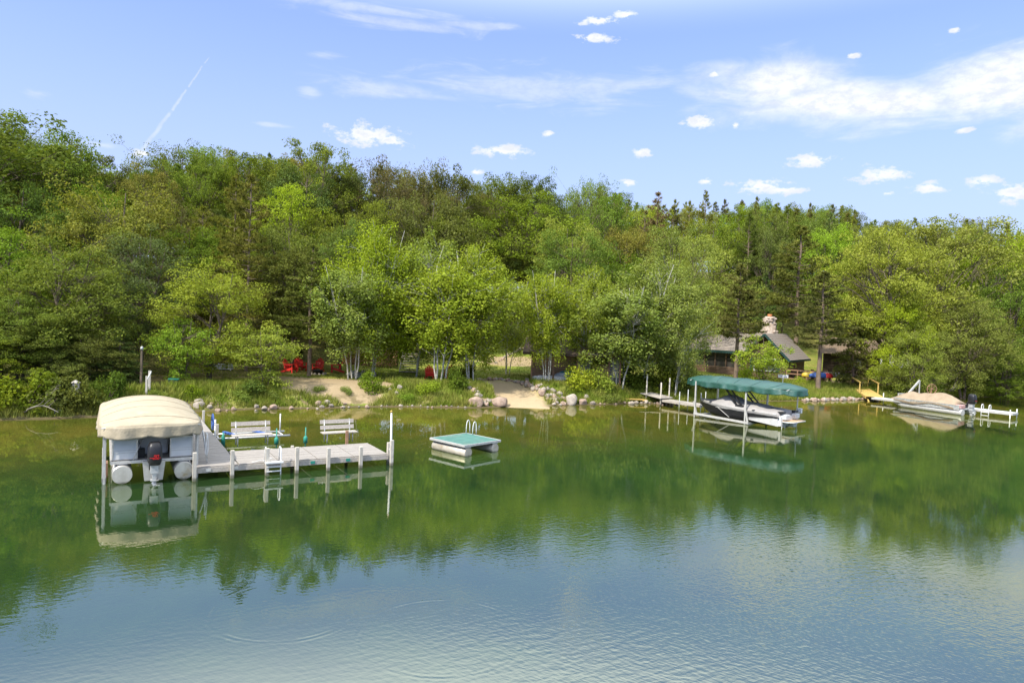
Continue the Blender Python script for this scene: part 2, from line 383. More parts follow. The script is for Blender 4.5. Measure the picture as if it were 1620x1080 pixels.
dpt = N.mr(N.m('SUBTRACT', P3[1], N.m('MULTIPLY', P3[0], .33)), 40, 25, .10, .60)   # murkier further from the bank
mx = N.n('ShaderNodeMixShader', {0: dpt, 1: tr.outputs[0], 2: body.outputs[0]})
mx2 = N.n('ShaderNodeMixShader', {0: N.m('MULTIPLY_ADD', fr.outputs[0], .50, N.mr(dist, 16, 34, .31, .20)), 1: mx.outputs[0], 2: gl.outputs[0]})
finish(wm, N, mx2.outputs[0])
b = MB(); b.add([(-1500,-300,0),(1500,-300,0),(1500,900,0),(-1500,900,0)], [(0,1,2,3)]); wo = b.build('water', wm); wo['kind'] = 'structure'
# ------------------------------------------------------------------ vegetation
def leafmat(name, ca, cb, trans=.40, hue=.045, val=.5):
    m, N = newmat(name); tc = N.n('ShaderNodeTexCoord'); oi = N.n('ShaderNodeObjectInfo')
    geo = N.n('ShaderNodeNewGeometry')
    f = N.mr(N.noise(tc.outputs['Object'], .9, 4, .6), .36, .64)
    col = N.mix(f, c4(ca), c4(cb))
    r2 = N.m('FRACT', N.m('MULTIPLY', oi.outputs['Random'], 7.31))
    ri = geo.outputs['Random Per Island']
    hs = N.n('ShaderNodeHueSaturation', {'Color': col, 'Hue': N.m('MULTIPLY_ADD', oi.outputs['Random'], hue, .5-hue/2),
         'Saturation': N.m('MULTIPLY_ADD', r2, .2, .78), 'Value': N.m('MULTIPLY', N.m('MULTIPLY_ADD', r2, val, 1-val/2), N.m('MULTIPLY_ADD', ri, .6, .7))})
    d = N.n('ShaderNodeBsdfDiffuse', {0: hs.outputs[0]}); t = N.n('ShaderNodeBsdfTranslucent', {0: N.mix(1.0, hs.outputs[0], (1.15, 1.1, .5, 1), 'MULTIPLY')})
    mx = N.n('ShaderNodeMixShader', {0: trans, 1: d.outputs[0], 2: t.outputs[0]})
    return finish(m, N, mx.outputs[0])
LM = {
 'bright': leafmat('bright_leaves', (.21, .29, .012), (.29, .36, .022)),
 'mid': leafmat('mid_leaves', (.13, .19, .010), (.20, .26, .016)),
 'dark': leafmat('dark_leaves', (.085, .125, .009), (.15, .195, .012)),
 'grey': leafmat('greyish_leaves', (.14, .19, .030), (.21, .26, .045)),
 'birch': leafmat('birch_leaves', (.22, .295, .016), (.31, .37, .026), val=.15, hue=.015),
 'pine': leafmat('pine_needles', (.13, .15, .014), (.22, .22, .028), trans=.15),
 'spruce': leafmat('spruce_needles', (.10, .16, .016), (.19, .25, .03), trans=.15),
 'olive': leafmat('olive_leaves', (.15, .155, .025), (.22, .20, .04)),
 'dead': leafmat('dying_needles', (.22, .15, .05), (.22, .18, .045), trans=.15),
}
BARK = pm('grey_brown_bark', (.16, .125, .09), (.09, .07, .05), 6, .9, bump=.8, stretch=(1, 1, .3))
PBARK = pm('pine_bark', (.24, .17, .12), (.13, .10, .075), 7, .9, bump=.8, stretch=(1, 1, .4))
def birchbark():
    m, N = newmat('birch_bark'); tc = N.n('ShaderNodeTexCoord')
    f = N.mr(N.noise(N.vm('MULTIPLY', tc.outputs['Object'], (2, 2, 7)), 2.2, 4, .7), .56, .64)
    col = N.mix(f, (.50, .48, .42, 1), (.10, .09, .075, 1))
    return finish(m, N, N.n('ShaderNodeBsdfPrincipled', {'Base Color': col, 'Roughness': .8}).outputs[0])
BIRCHB = birchbark()
def leafmesh(name, C, Nrm, size, rg, mat, aspect=.62):
    """one small pointed quad per leaf; C centres (n,3), Nrm preferred normals"""
    n = len(C); a = rg.normal(size=(n, 3)); nr = Nrm + .75*rg.normal(size=(n, 3)); nr /= np.linalg.norm(nr, axis=1)[:, None]
    u = np.cross(nr, a); u /= np.linalg.norm(u, axis=1)[:, None]; w = np.cross(nr, u)
    s = size*rg.uniform(.6, 1.25, n)[:, None]
    V = np.stack([C-u*s*.5, C+w*s*.5*aspect-u*s*.02, C+u*s*.5, C-w*s*.5*aspect-u*s*.02], 1).reshape(-1, 3)
    me = bpy.data.meshes.new(name); me.vertices.add(4*n); me.vertices.foreach_set('co', V.ravel())
    me.loops.add(4*n); me.loops.foreach_set('vertex_index', np.arange(4*n)); me.polygons.add(n)
    me.polygons.foreach_set('loop_start', np.arange(n)*4); me.update(calc_edges=True); me.materials.append(mat); return me
def limb(mb, p0, p1, r0, r1, rg, sag=0.0, n=5, seg=5):
    p0 = np.array(p0); p1 = np.array(p1); L = np.linalg.norm(p1-p0)
    t = np.linspace(0, 1, n)[:, None]; P = p0 + (p1-p0)*t
    P += np.sin(t*PI)*rg.normal(size=3)*L*.06; P[:, 2] += (np.sin(t[:, 0]*PI))*sag*L
    P[1:-1] += rg.normal(size=(n-2, 3))*L*.02
    mb.tube(P, np.linspace(r0, r1, n), seg, caps=False); return P
def crown_tree(name, seed, H=12, R=4, base=.25, ncl=26, nl=420, size=.2, leaf='mid', bark=None, shape='round', stems=1, rcl=1.5, droop=0.0, trunk_r=None, lean=0.0, bare=0):
    rg = np.random.RandomState(seed); mb = MB(); root = bpy.data.objects.new(name, None); COL.objects.link(root)
    tr = trunk_r or H*.014; tops = []
    for s_ in range(stems):
        a = rg.uniform(0, 2*PI) if stems > 1 else 0; sp = (.14*H if stems > 1 else .02*H)*rg.uniform(.5, 1.2)
        b_ = np.array([math.cos(a), math.sin(a), 0])*(.25 if stems > 1 else 0)
        top = b_ + np.array([math.cos(a)*sp + lean*H, math.sin(a)*sp, H*rg.uniform(.8, .93)])
        n = 9; t = np.linspace(0, 1, n)[:, None]; P = b_+(top-b_)*np.concatenate([t**1.25, t**1.25, t], 1)
        P[1:, :2] += np.cumsum(rg.normal(size=(n-1, 2))*H*.007, 0); P[0, 2] = -.3
        mb.tube(P, tr/(1+.25*(stems-1))*(1-.9*t[:, 0]**.9)+.012, 8, caps=False); tops.append(P)
    cz = H*(base + (1-base)/2); hz = H*(1-base)/2
    C = []; tries = 0
    while len(C) < ncl and tries < 5000:
        tries += 1; d = rg.normal(size=3); d /= np.linalg.norm(d); k = rg.uniform(.5, 1.0)**.6
        p = d*k; zz = p[2]
        if shape == 'round': w = R*rg.uniform(.82, 1.0)
        elif shape == 'oval': w = R*(1 - .25*max(0, zz))
        elif shape == 'cone': w = R*(1.05 - .6*(zz+1)/2)
        elif shape == 'vase': w = R*(.7+.3*max(0, zz))
        c = np.array([p[0]*w, p[1]*w, cz + zz*hz*.9]); c[0] += lean*c[2]
        if all(np.linalg.norm(c-q) > rcl*.55 for q in C): C.append(c)
    LC = []; LN = []
    for c in C:
        P = tops[rg.randint(stems)]; hz_ = c[2]*rg.uniform(.45, .8); k = np.argmin(abs(P[:, 2]-hz_)); p0 = P[k]
        L = limb(mb, p0, c, tr*.30*(1-.6*P[k, 2]/H)+.008, .008, rg, .08, 6)
        rc = rcl*rg.uniform(.7, 1.2)
        ns = 7; subs = c + rg.normal(size=(ns, 3))*np.array([rc, rc, rc*.6])*.62
        for sb in subs:
            limb(mb, L[3], sb, .02, .006, rg, .03, 3, 3)
            m_ = int(nl/ns*rg.uniform(.7, 1.3)); d = rg.normal(size=(m_, 3)); d /= np.linalg.norm(d, axis=1)[:, None]
            rr = rc*.52*rg.uniform(.25, 1, m_)[:, None]**.5
            q = sb + d*rr*np.array([1, 1, .62])
            if droop: q[:, 2] -= droop*rg.uniform(0, 1, m_)**2*rc*1.2; q[:, :2] = sb[:2] + (q[:, :2]-sb[:2])*.9
            LC.append(q); LN.append(d*.7 + np.array([0, 0, .75]) + (sb-np.array([0, 0, cz]))/R*.25)
    for k in range(bare):
        P = tops[rg.randint(stems)]; p0 = P[rg.randint(2, 6)]; a = rg.uniform(0, 2*PI); q = p0+np.array([math.cos(a), math.sin(a), .5])*R*.7
        limb(mb, p0, q, tr*.25, .01, rg, -.1, 6, 4)
    LC = np.concatenate(LC); LN = np.concatenate(LN)
    me = leafmesh('crown', LC, LN, size, rg, LM[leaf]); co = bpy.data.objects.new('crown', me); COL.objects.link(co); co.parent = root
    mb.build('trunk', bark or BARK, root)
    root['_h'] = float(LC[:, 2].max()); root['_r'] = float(np.percentile(np.abs(LC[:, 0]-lean*H*.6), 96)); return root
def pine_tree(name, seed, H=14, R=2.8, base=.35, whorls=16, per=6, leaf='pine', size=.30, tuft=20, droop=.0, up=.25, trunk_r=.16, pw=.75, step=.34):
    rg = np.random.RandomState(seed); mb = MB(); root = bpy.data.objects.new(name, None); COL.objects.link(root)
    n = 8; t = np.linspace(0, 1, n); P = np.stack([rg.normal(size=n)*.05, rg.normal(size=n)*.05, t*H*.98-.3*(t == 0)], 1); P[0, :2] = 0
    mb.tube(P, trunk_r*(1-.9*t)+.015, 8, caps=False); C = []; Dd = []
    for w in range(whorls):
        f = w/(whorls-1); z = H*(base + (1-base)*f*.97)
        L = R*((1-f)**pw)*(.55+.45*min(1, f*5)) + .18
        for k in range(per):
            a = rg.uniform(0, 2*PI) if rg.rand() < .4 else 2*PI*k/per + w*1.3
            l = L*rg.uniform(.6, 1.12); zz = z + rg.normal()*.18
            e = np.array([math.cos(a)*l, math.sin(a)*l, zz + l*(up*(f+.2)-droop)]); s = np.array([0, 0, zz])
            if l > .5: mb.tube([s, (s+e)/2+np.array([0, 0, -.05*l]), e], [.03, .02, .008], 4, caps=False)
            m_ = max(2, int(l/step))
            for j in range(m_):
                q = s+(e-s)*(1-.78*j/m_); side = .28*l*(j/m_+.15)
                for sg in (-1, 0, 1):
                    if sg and j == 0 and l < 1: continue
                    off = np.array([-math.sin(a), math.cos(a), 0])*side*sg*rg.uniform(.6, 1.3)
                    c = q+off+rg.normal(size=3)*.06; C.append(c); Dd.append(np.array([math.cos(a), math.sin(a), .55])+off*.8)
    C = np.array(C); Dd = np.array(Dd); Dd /= np.linalg.norm(Dd, axis=1)[:, None]
    m_ = len(C); Cc = np.repeat(C, tuft, 0); d = np.repeat(Dd, tuft, 0)*.7 + rg.normal(size=(m_*tuft, 3))*.75; d /= np.linalg.norm(d, axis=1)[:, None]
    L = size*rg.uniform(.7, 1.2, m_*tuft)[:, None]; w = np.cross(d, rg.normal(size=d.shape)); w /= np.linalg.norm(w, axis=1)[:, None]
    V = np.stack([Cc-w*.028, Cc+w*.028, Cc+d*L], 1).reshape(-1, 3)
    me = bpy.data.meshes.new('crown'); nn = len(V); me.vertices.add(nn); me.vertices.foreach_set('co', V.ravel()); me.loops.add(nn); me.loops.foreach_set('vertex_index', np.arange(nn))
    me.polygons.add(nn//3); me.polygons.foreach_set('loop_start', np.arange(nn//3)*3); me.update(calc_edges=True); me.materials.append(LM[leaf])
    co = bpy.data.objects.new('crown', me); COL.objects.link(co); co.parent = root
    mb.build('trunk', PBARK, root); root['_h'] = float(V[:, 2].max()); root['_r'] = R; return root
def bush(name, seed, R=1.0, H=1.1, nl=1500, size=.13, leaf='mid'):
    rg = np.random.RandomState(seed); root = bpy.data.objects.new(name, None); COL.objects.link(root); mb = MB(); LC = []; LN = []
    for k in range(13):
        d = rg.normal(size=3); d /= np.linalg.norm(d); c = np.array([d[0]*R*.62, d[1]*R*.62, H*.45+d[2]*H*.36]); limb(mb, (d[0]*.1, d[1]*.1, 0), c, .025, .008, rg, .05, 4, 4)
        m_ = nl//13; e = rg.normal(size=(m_, 3)); e /= np.linalg.norm(e, axis=1)[:, None]
        LC.append(c+e*rg.uniform(.3, 1, m_)[:, None]**.5*R*.42*np.array([1, 1, .8])); LN.append(e*.6+np.array([0, 0, .8]))
    LC = np.concatenate(LC); LN = np.concatenate(LN); LC[:, 2] = np.maximum(LC[:, 2], .02)
    co = bpy.data.objects.new('foliage', leafmesh('foliage', LC, LN, size, rg, LM[leaf])); COL.objects.link(co); co.parent = root
    mb.build('stem', BARK, root); root['_h'] = float(LC[:, 2].max()); root['_r'] = R; return root
PR = {}
def proto(key, fn, *a, **k):
    PR[key] = dict(root=fn(*a, **k), used=False)
proto('oakA', crown_tree, 'oak_tree', 1, 13, 4.6, .28, 32, 640, .175, 'mid', trunk_r=.22)
proto('oakB', crown_tree, 'oak_tree', 2, 13, 5.2, .35, 30, 560, .175, 'dark', trunk_r=.24, bare=8)
proto('oakC', crown_tree, 'oak_tree', 3, 12, 4.0, .22, 28, 640, .17, 'dark')
proto('oakD', crown_tree, 'oak_tree', 4, 13, 4.8, .42, 24, 460, .175, 'dark', bare=12, trunk_r=.22)
proto('oakE', crown_tree, 'oak_tree', 5, 12, 4.2, .25, 28, 680, .165, 'bright')
proto('oakF', crown_tree, 'oak_tree', 16, 12, 3.6, .15, 32, 640, .165, 'mid', shape='oval')
proto('ashA', crown_tree, 'broadleaf_tree', 6, 12, 3.8, .08, 42, 760, .155, 'mid', shape='oval', stems=2)
proto('ashB', crown_tree, 'broadleaf_tree', 7, 12, 3.6, .06, 42, 760, .15, 'grey', shape='oval', stems=2)
proto('ashC', crown_tree, 'broadleaf_tree', 8, 11, 3.8, .04, 42, 760, .15, 'bright', shape='oval', stems=3)
proto('cottonA', crown_tree, 'broadleaf_tree', 9, 15, 5.5, .14, 48, 680, .19, 'bright', bare=6, trunk_r=.34)
proto('cottonB', crown_tree, 'broadleaf_tree', 10, 15, 5.6, .10, 50, 680, .19, 'bright', bare=6, shape='oval')
proto('birchA', crown_tree, 'birch_tree', 11, 12, 3.2, .10, 40, 760, .175, 'birch', BIRCHB, 'oval', 3, 1.3, .8, .085, .05, 3)
proto('birchB', crown_tree, 'birch_tree', 12, 12, 3.4, .12, 40, 720, .175, 'birch', BIRCHB, 'oval', 2, 1.3, .8, .085, .12, 3)
proto('birchC', crown_tree, 'birch_tree', 13, 11, 2.8, .22, 36, 640, .175, 'birch', BIRCHB, 'vase', 4, 1.2, .8, .075, -.06, 4)
proto('sapling', crown_tree, 'young_broadleaf_tree', 14, 5, 1.7, .10, 18, 420, .14, 'bright', shape='oval', stems=2, rcl=.9, trunk_r=.06)
proto('pineA', pine_tree, 'pine_tree', 21, 14, 3.0, .30, 17, 6)
proto('pineB', pine_tree, 'pine_tree', 22, 14, 2.6, .38, 16, 5, up=.4)
proto('pineC', pine_tree, 'pine_tree', 23, 13, 3.4, .12, 18, 6, pw=.6)
proto('pineD', pine_tree, 'pine_tree', 24, 14, 2.6, .35, 14, 5, leaf='dead', tuft=14)
proto('spruce', pine_tree, 'spruce_tree', 25, 8, 2.2, .03, 24, 7, 'spruce', .2, 20, .25, .1, .12, .85)
proto('bushA', bush, 'bush', 31, 1.1, 1.2, 2000, .13, 'mid')
proto('bushB', bush, 'bush', 32, 1.2, 1.0, 2000, .12, 'bright')
proto('bushC', bush, 'bush', 33, 1.0, 1.3, 2000, .12, 'dark')
for k_ in PR.values():
    k_['h'] = k_['root']['_h']; k_['r'] = k_['root']['_r']; del k_['root']['_h']; del k_['root']['_r']
SWAP = {}
def put(key, x, y, z, sh, sr, label, cat, group=None, rz=0.0, leaf=None):
    p = PR[key]
    if 'base' not in p: p['base'] = {q.name.split('.')[0]: q.data for q in p['root'].children}
    if not p['used']: o = p['root']; p['used'] = True
    else: o = copy_tree(p['root'])
    for k in ('group', ):
        if k in o: del o[k]
    o.location = (x, y, z); o.scale = (sr, sr, sh); o.rotation_euler = (0, 0, rz); tag(o, label, cat, group)
    for q in o.children:
        nm = q.name.split('.')[0]; q.data = p['base'][nm]
        if leaf and nm in ('crown', 'foliage'):
            if (key, leaf) not in SWAP: m2 = p['base'][nm].copy(); m2.materials[0] = LM[leaf]; SWAP[(key, leaf)] = m2
            q.data = SWAP[(key, leaf)]
    return o
rng = random.Random(5); VIS = []
def tree(key, px, ytop, D, wpx, label, cat='tree', group=None, leaf=None, rz=None, ztop=None):
    """tree whose crown spans wpx pixels of the photo at distance D with its top on row ytop"""
    x, y, z = atD(px, ytop, D); zb = zt(x, y); x2, _, _ = atD(px, 600, D); x = (x+x2)/2; zb = zt(x, y)
    H = max(2, z-zb); r = wpx/2*D/F; p = PR[key]; VIS.append((D, px, ytop, wpx/2, None))
    return put(key, x, y, zb-.05, H/p['h'], r/p['r'], label, cat, group, rng.uniform(0, 6.28) if rz is None else rz, leaf)
# --- trees that can be told apart, from the left edge to the right
T = tree
T('oakC', -40, 172, 56, 290, 'tallest dark green tree, cut by the left edge, behind the shore trees')
T('oakA', 60, 188, 62, 190, 'dark green rounded tree on the left skyline, next to the tallest one at the edge')
T('oakB', 140, 228, 68, 130, 'dark tree on the left where the skyline dips down towards the contrail')
T('ashA', 0, 330, 44, 200, 'big leafy green tree overhanging the far left water edge')
T('ashA', 105, 350, 41, 175, 'full green shore tree directly left behind the tan boat canopy', rz=1.0)
T('ashB', 35, 450, 38.5, 130, 'low green tree leaning over the left bank beside the lake edge', leaf='mid')
T('ashB', 215, 350, 46, 145, 'grey-green leafy tree behind the tan boat canopy')
T('ashA', 55, 470, 39, 150, 'low green tree over the grey boulder on the left bank', rz=2.2)
T('ashA', 5, 505, 37.6, 120, 'leafy low tree at the waterline in the far left corner', rz=5)
T('ashC', 92, 540, 38.4, 90, 'small bright tree between the dead branch and birdhouse', rz=3)
T('ashA', 148, 515, 39.5, 105, 'low leafy tree just left of the canopy corner', rz=4.0)
T('spruce', 190, 515, 40, 95, 'pale green young spruce with layered boughs behind the tan canopy', 'spruce')
T('ashC', 330, 402, 44.5, 160, 'bright yellow-green tree above the dock walkway, left of the red chairs', rz=.4)
T('sapling', 420, 512, 43, 95, 'small bright birch leaning over the bank left of the red chairs', leaf='birch')
T('sapling', 290, 500, 42, 85, 'low bright leafy sapling at the foot of the bright tree beside the dirt path')
T('pineC', 318, 322, 58, 105, 'bushy pine with upright tufts rising behind the bright yellow-green tree', 'pine')
T('pineA', 255, 282, 64, 120, 'olive brown pine below the dip in the left skyline', 'pine', leaf='dead')
T('pineB', 135, 290, 60, 110, 'olive pine tucked among the left hillside trees', 'pine')
T('pineB', 195, 292, 62, 90, 'slim olive pine left of the olive brown pine', 'pine')
T('oakD', 285, 216, 74, 125, 'open-crowned oak with sky showing through, right of the contrail')
T('oakB', 375, 232, 72, 120, 'wide dark oak on the skyline right of the open-crowned oak')
T('oakB', 480, 214, 72, 150, 'broad dark oak forming the highest crown left of centre', leaf='mid')
T('oakE', 455, 290, 62, 140, 'vivid green rounded oak just beneath the highest crown')
T('oakF', 380, 340, 64, 90, 'narrow green tree with bare dead branches below the skyline oaks', leaf='dark')
T('pineA', 492, 383, 49.5, 125, 'leaning layered pine whose straight trunk stands before the red chairs', 'pine')
T('oakA', 540, 345, 58, 110, 'green tree right behind the layered pine')
T('oakD', 605, 240, 78, 110, 'brownish open oak on the skyline left of centre', leaf='olive')
T('oakD', 665, 246, 80, 90, 'brownish skyline oak, right of its open twin', leaf='olive')
T('oakC', 555, 262, 74, 80, 'dark tree filling the dip between the skyline oaks')
T('birchA', 590, 342, 51, 140, 'tall birch with fine bright leaves, leftmost of the shore birches', 'birch', rz=0)
T('birchC', 560, 420, 49, 110, 'low birch with hanging leaves above the wood pile', 'birch')
T('birchB', 660, 360, 53, 140, 'birch with white stems standing behind the wooden steps', 'birch', rz=.3)
T('birchA', 750, 378, 51, 145, 'wide birch leaning right above the lawn with pale limbs showing', 'birch', rz=2.0)
T('birchC', 700, 415, 49.5, 130, 'low multi-stemmed birch arching over the two right-hand red chairs', 'birch')
T('birchC', 805, 440, 58, 62, 'slender birch edge crown left of the sandy ramp', 'birch', rz=3.2)
T('oakA', 665, 298, 66, 150, 'rounded green oak rising behind the shore birches')
T('oakE', 590, 315, 64, 110, 'bright green tree behind the leftmost shore birch', leaf='mid')
T('oakC', 715, 262, 82, 95, 'dark skyline tree right of the brownish oaks')
T('oakC', 785, 268, 86, 90, 'dark skyline tree below the small flat cloud')
T('oakB', 845, 274, 88, 100, 'dark spreading tree on the skyline above the broad hillside oak')
T('oakB', 835, 305, 82, 180, 'broad rounded oak on the hillside above the sandy ramp', leaf='mid')
T('oakF', 905, 360, 66, 110, 'dense green tree right of the dark gap above the ramp')
T('oakD', 930, 268, 90, 80, 'thin feathery tree crown sticking up from the middle of the skyline', leaf='grey')
T('oakE', 965, 305, 84, 130, 'light green twiggy tree under the feathery crown', leaf='mid')
T('birchC', 868, 425, 52, 70, 'narrow birch with three thin white stems and a dead top by the shed roof', 'birch', rz=.6)
T('birchA', 930, 415, 53.5, 110, 'birch directly in front of the storage shed', 'birch', rz=.9)
T('birchB', 1020, 392, 54, 140, 'big pale birch leaning right between the shed and the cabin', 'birch', rz=.1)
T('birchC', 985, 450, 53, 120, 'low birch hanging over the bushes right of the shed', 'birch', rz=2.2)
T('birchB', 1072, 435, 53, 80, 'yellow-green birch left of the cabin over the small wooden dock', 'birch', rz=-.3)
T('ashB', 1112, 350, 79, 130, 'tall light green tree with bare twigs above the left end of the cabin', leaf='birch')
T('oakE', 1060, 352, 66, 120, 'green broad tree behind the pale leaning birch')
T('pineB', 1168, 415, 63, 110, 'thin layered pine standing in front of the cabin roof', 'pine')
T('pineB', 1262, 352, 76, 130, 'tall pine with bare trunk rising behind the chimney', 'pine')
T('pineB', 1300, 425, 63.5, 120, 'layered pine with thick trunk right of the cabin, before the kayaks', 'pine')
T('sapling', 1210, 528, 60, 78, 'bright green young tree in front of the cabin window')
T('spruce', 1352, 470, 67, 72, 'dark short-needled conifer left of the yellow gangway', 'conifer', leaf='pine')
T('cottonA', 1405, 345, 68, 150, 'large leafy tree with thick dark trunk beside the yellow gangway')
T('cottonB', 1490, 335, 74, 190, 'widest yellow-green tree on the right shore')
T('cottonA', 1560, 358, 80, 150, 'tall yellow-green tree behind the widest one near the right edge')
T('ashC', 1450, 505, 62.5, 90, 'low bright leafy tree hanging over the bow of the tan covered boat', rz=1.2)
T('ashC', 1425, 450, 65, 90, 'bright lower tree between the gangway and the tan covered boat', rz=2.2)
T('ashB', 1530, 455, 66, 110, 'mid green tree above the stern of the tan covered boat')
T('ashA', 1600, 400, 70, 110, 'green tree with dark trunk cut by the right edge of the photo')
T('oakF', 1655, 345, 90, 120, 'dark green tree beyond the right edge tree on the skyline')
T('ashC', 1590, 540, 66, 80, 'low green shrubby tree on the bank above the white dock end', leaf='mid')
T('pineB', 1110, 298, 118, 42, 'lone dark pine poking above the middle right skyline', 'pine')
T('pineD', 1035, 300, 104, 70, 'brown dying pine on the skyline right of centre', 'pine')
T('pineD', 1015, 330, 96, 60, 'rusty brown pine lower down the slope from the dying one', 'pine')
T('pineA', 1190, 308, 120, 36, 'small dark pine on the skyline above the chimney', 'pine')
for (px_, yt_, D_, lb_) in ((1205, 322, 100, 'broad tree just left of the chimney line on the skyline'), (1222, 318, 112, 'slim pine right above the chimney on the skyline'), (1240, 320, 104, 'slim pine right of the one above the chimney'), (1180, 330, 96, 'slim pine below the small dark skyline pine'), (1215, 350, 94, 'broad tree on the slope straight above the chimney'), (1255, 322, 118, 'farthest broad tree on the skyline above the cabin deck')):
    T('oakF' if 'broad' in lb_ else 'pineB', px_, yt_, D_, 62, lb_, 'tree', leaf='mid')
for (px_, yt_, D_, lb_) in ((1062, 312, 112, 'pointed pine left of the lone dark skyline pine'), (1085, 314, 106, 'short pointed pine beside the lone dark skyline pine'), (1140, 312, 116, 'pointed pine right of the lone dark skyline pine'), (1275, 318, 116, 'pointed skyline pine above the thick trunked pine'), (1310, 320, 118, 'pointed skyline pine above the kayaks'), (1345, 328, 112, 'pointed skyline pine above the dark conifer')):
    T('pineC', px_, yt_, D_, 44, lb_, 'pine')
T('oakC', 800, 335, 90, 150, 'dark tree filling the gap above the top of the sandy ramp')
T('oakF', 825, 380, 84, 90, 'narrow tree at the head of the stone line on the lawn')
# --- the woods on the hill: every tree its own object, kept under the photographed skyline
sky_pts = [(-400,170),(0,178),(60,205),(110,235),(160,258),(200,268),(230,250),(260,225),(320,222),(345,240),(410,230),(470,218),(545,232),(560,262),(600,245),(690,250),(720,268),(860,280),(900,275),(950,285),(1000,308),(1050,304),(1150,308),(1250,314),(1330,318),(1400,335),(1470,340),(1560,336),(1620,348),(1900,360)]
SPX = [p[0] for p in sky_pts]; SPY = [p[1] for p in sky_pts]
placed = []
def proj(x, y, z):
    v = RMn.T @ np.array([x, y, z-CAMH]); return CX + F*v[0]/-v[2], CY - F*v[1]/-v[2]
def okpos(x, y, d): return all((x-a)**2+(y-b)**2 > d*d for a, b in placed)
cnt = {'d': 0, 'p': 0}
HG = {'d': 'broadleaf trees of the wooded hillside', 'p': 'pines of the wooded hillside'}
for it in range(9000):
    D = 50*(3.1**rng.random()); px = rng.uniform(-250, 1800)
    x, y, _ = atD(px, 500, D); s = (y-float(shoreY(x)))*.92
    right = min(1, max(0, (x-13)/11)); left = x < -17
    mins = (8 if left else 19) + 12*right + (0 if x < 34 else -12)
    if s < mins: continue
    if 1380 < px < 1420 and D < 80: continue
    if 765 < px < 865 and D < 80: continue
    if 1255 < px < 1345 and D < 88: continue
    gapd = 2.3 + D*.022
    if not okpos(x, y, gapd): continue
    zb = zt(x, y); pine = rng.random() < (.30 + .38*right - (.2 if x > 40 else 0))
    H = rng.uniform(9, 15)
    r = ray(px, np.interp(px, SPX, SPY) + rng.uniform(3, 22)); tt = D/r[1]; zmax = CAMH + r[2]*tt
    if D > 95 and zb + H < zmax: H = min(zmax-zb, 19)
    H = min(H, zmax-zb)
    if H < 6: continue
    # pixel rows covered; skip ones buried
    placed.append((x, y))
    if pine: key = rng.choice(['pineA', 'pineB', 'pineC', 'pineA', 'pineB'] + (['pineD'] if rng.random() < .15 else [])); leaf = rng.choice([None, None, 'spruce']) if key != 'pineD' else None
    else: key = rng.choice(['oakA', 'oakB', 'oakC', 'oakE', 'oakF', 'oakF']); leaf = rng.choice([None, 'mid', 'dark', 'mid', 'olive', 'bright'])
    p = PR[key]; rr = (rng.uniform(2.6, 3.8) if not pine else rng.uniform(2.0, 2.8))*(H/12)**.4
    k = 'p' if pine else 'd'; cnt[k] += 1
    ob = put(key, x, y, zb-.1, H/p['h'], rr/p['r'], 'green broadleaf tree packed among others in the wooded hillside' if not pine else 'narrow needle-leaved pine packed among others in the wooded hillside', 'tree' if not pine else 'pine', HG[k], rng.uniform(0, 6.28), leaf)
    pxt, pyt = proj(x, y, zb+H); VIS.append((D, pxt, pyt, rr*F/D, (ob, k, leaf, key)))
    if cnt['p']+cnt['d'] > 330: break
# trees of the woods whose tops show get a label of their own
cols = np.full(400, 2000.0); seen = {}
marks = [(60, 'the far left edge'), (200, 'the tan boat canopy'), (330, 'the dock walkway'), (440, 'the left dock bench'), (540, 'the right dock bench'), (650, 'the flagpole'), (740, 'the swim raft'), (830, 'the sandy ramp'), (910, 'the riprap stones'), (1000, 'the storage shed'), (1090, 'the small dock'), (1170, 'the grey boat cover'), (1240, 'the stone chimney'), (1320, 'the kayaks'), (1400, 'the yellow gangway'), (1500, 'the tan covered pontoon'), (1600, 'the white dock end')]
for (D, px, py, hw, info) in sorted(VIS, key=lambda q: q[0]):
    i0, i1 = int((px-hw*.7)/8)+80, int((px+hw*.7)/8)+81; i0 = max(0, min(399, i0)); i1 = max(i0+1, min(400, i1)); seg = cols[i0:i1]
    if info and -10 < px < 1630 and (seg - py > 4).mean() > .2:
        ob, k, leaf, key = info; m_ = min(marks, key=lambda q: abs(q[0]-px))[1]; sk = np.interp(px, SPX, SPY)
        tier = 'on the skyline' if py < sk+24 else ('high on the slope' if D > 85 else 'halfway up the slope' if D > 66 else 'low on the slope')
        kind = ('brown dying pine' if key == 'pineD' else 'fresh green pine' if leaf else 'olive green pine') if k == 'p' else ({'mid': 'mid green tree', 'dark': 'dark green tree', 'olive': 'olive brown tree', 'bright': 'bright green tree'}.get(leaf) or {'oakB': 'dark green tree', 'oakC': 'dark green tree', 'oakE': 'bright green tree'}.get(key, 'mid green tree'))
        seen.setdefault((kind, tier, m_), []).append((px, ob))
    seg -= np.clip(seg-py, 0, None)*.75
ORD = ['leftmost', 'second', 'third', 'fourth', 'fifth', 'sixth', 'seventh', 'eighth']
for (kind, tier, m_), L_ in seen.items():
    L_.sort(key=lambda q: q[0])
    for i, (_, ob) in enumerate(L_):
        pre = '' if len(L_) == 1 else ('leftmost ' if i == 0 else 'rightmost ' if i == len(L_)-1 else ORD[min(i, 7)]+' from left, ')
        ob['label'] = pre + kind + ' ' + tier + ' above ' + m_
print('woods', cnt, 'labelled', sum(len(v) for v in seen.values()))
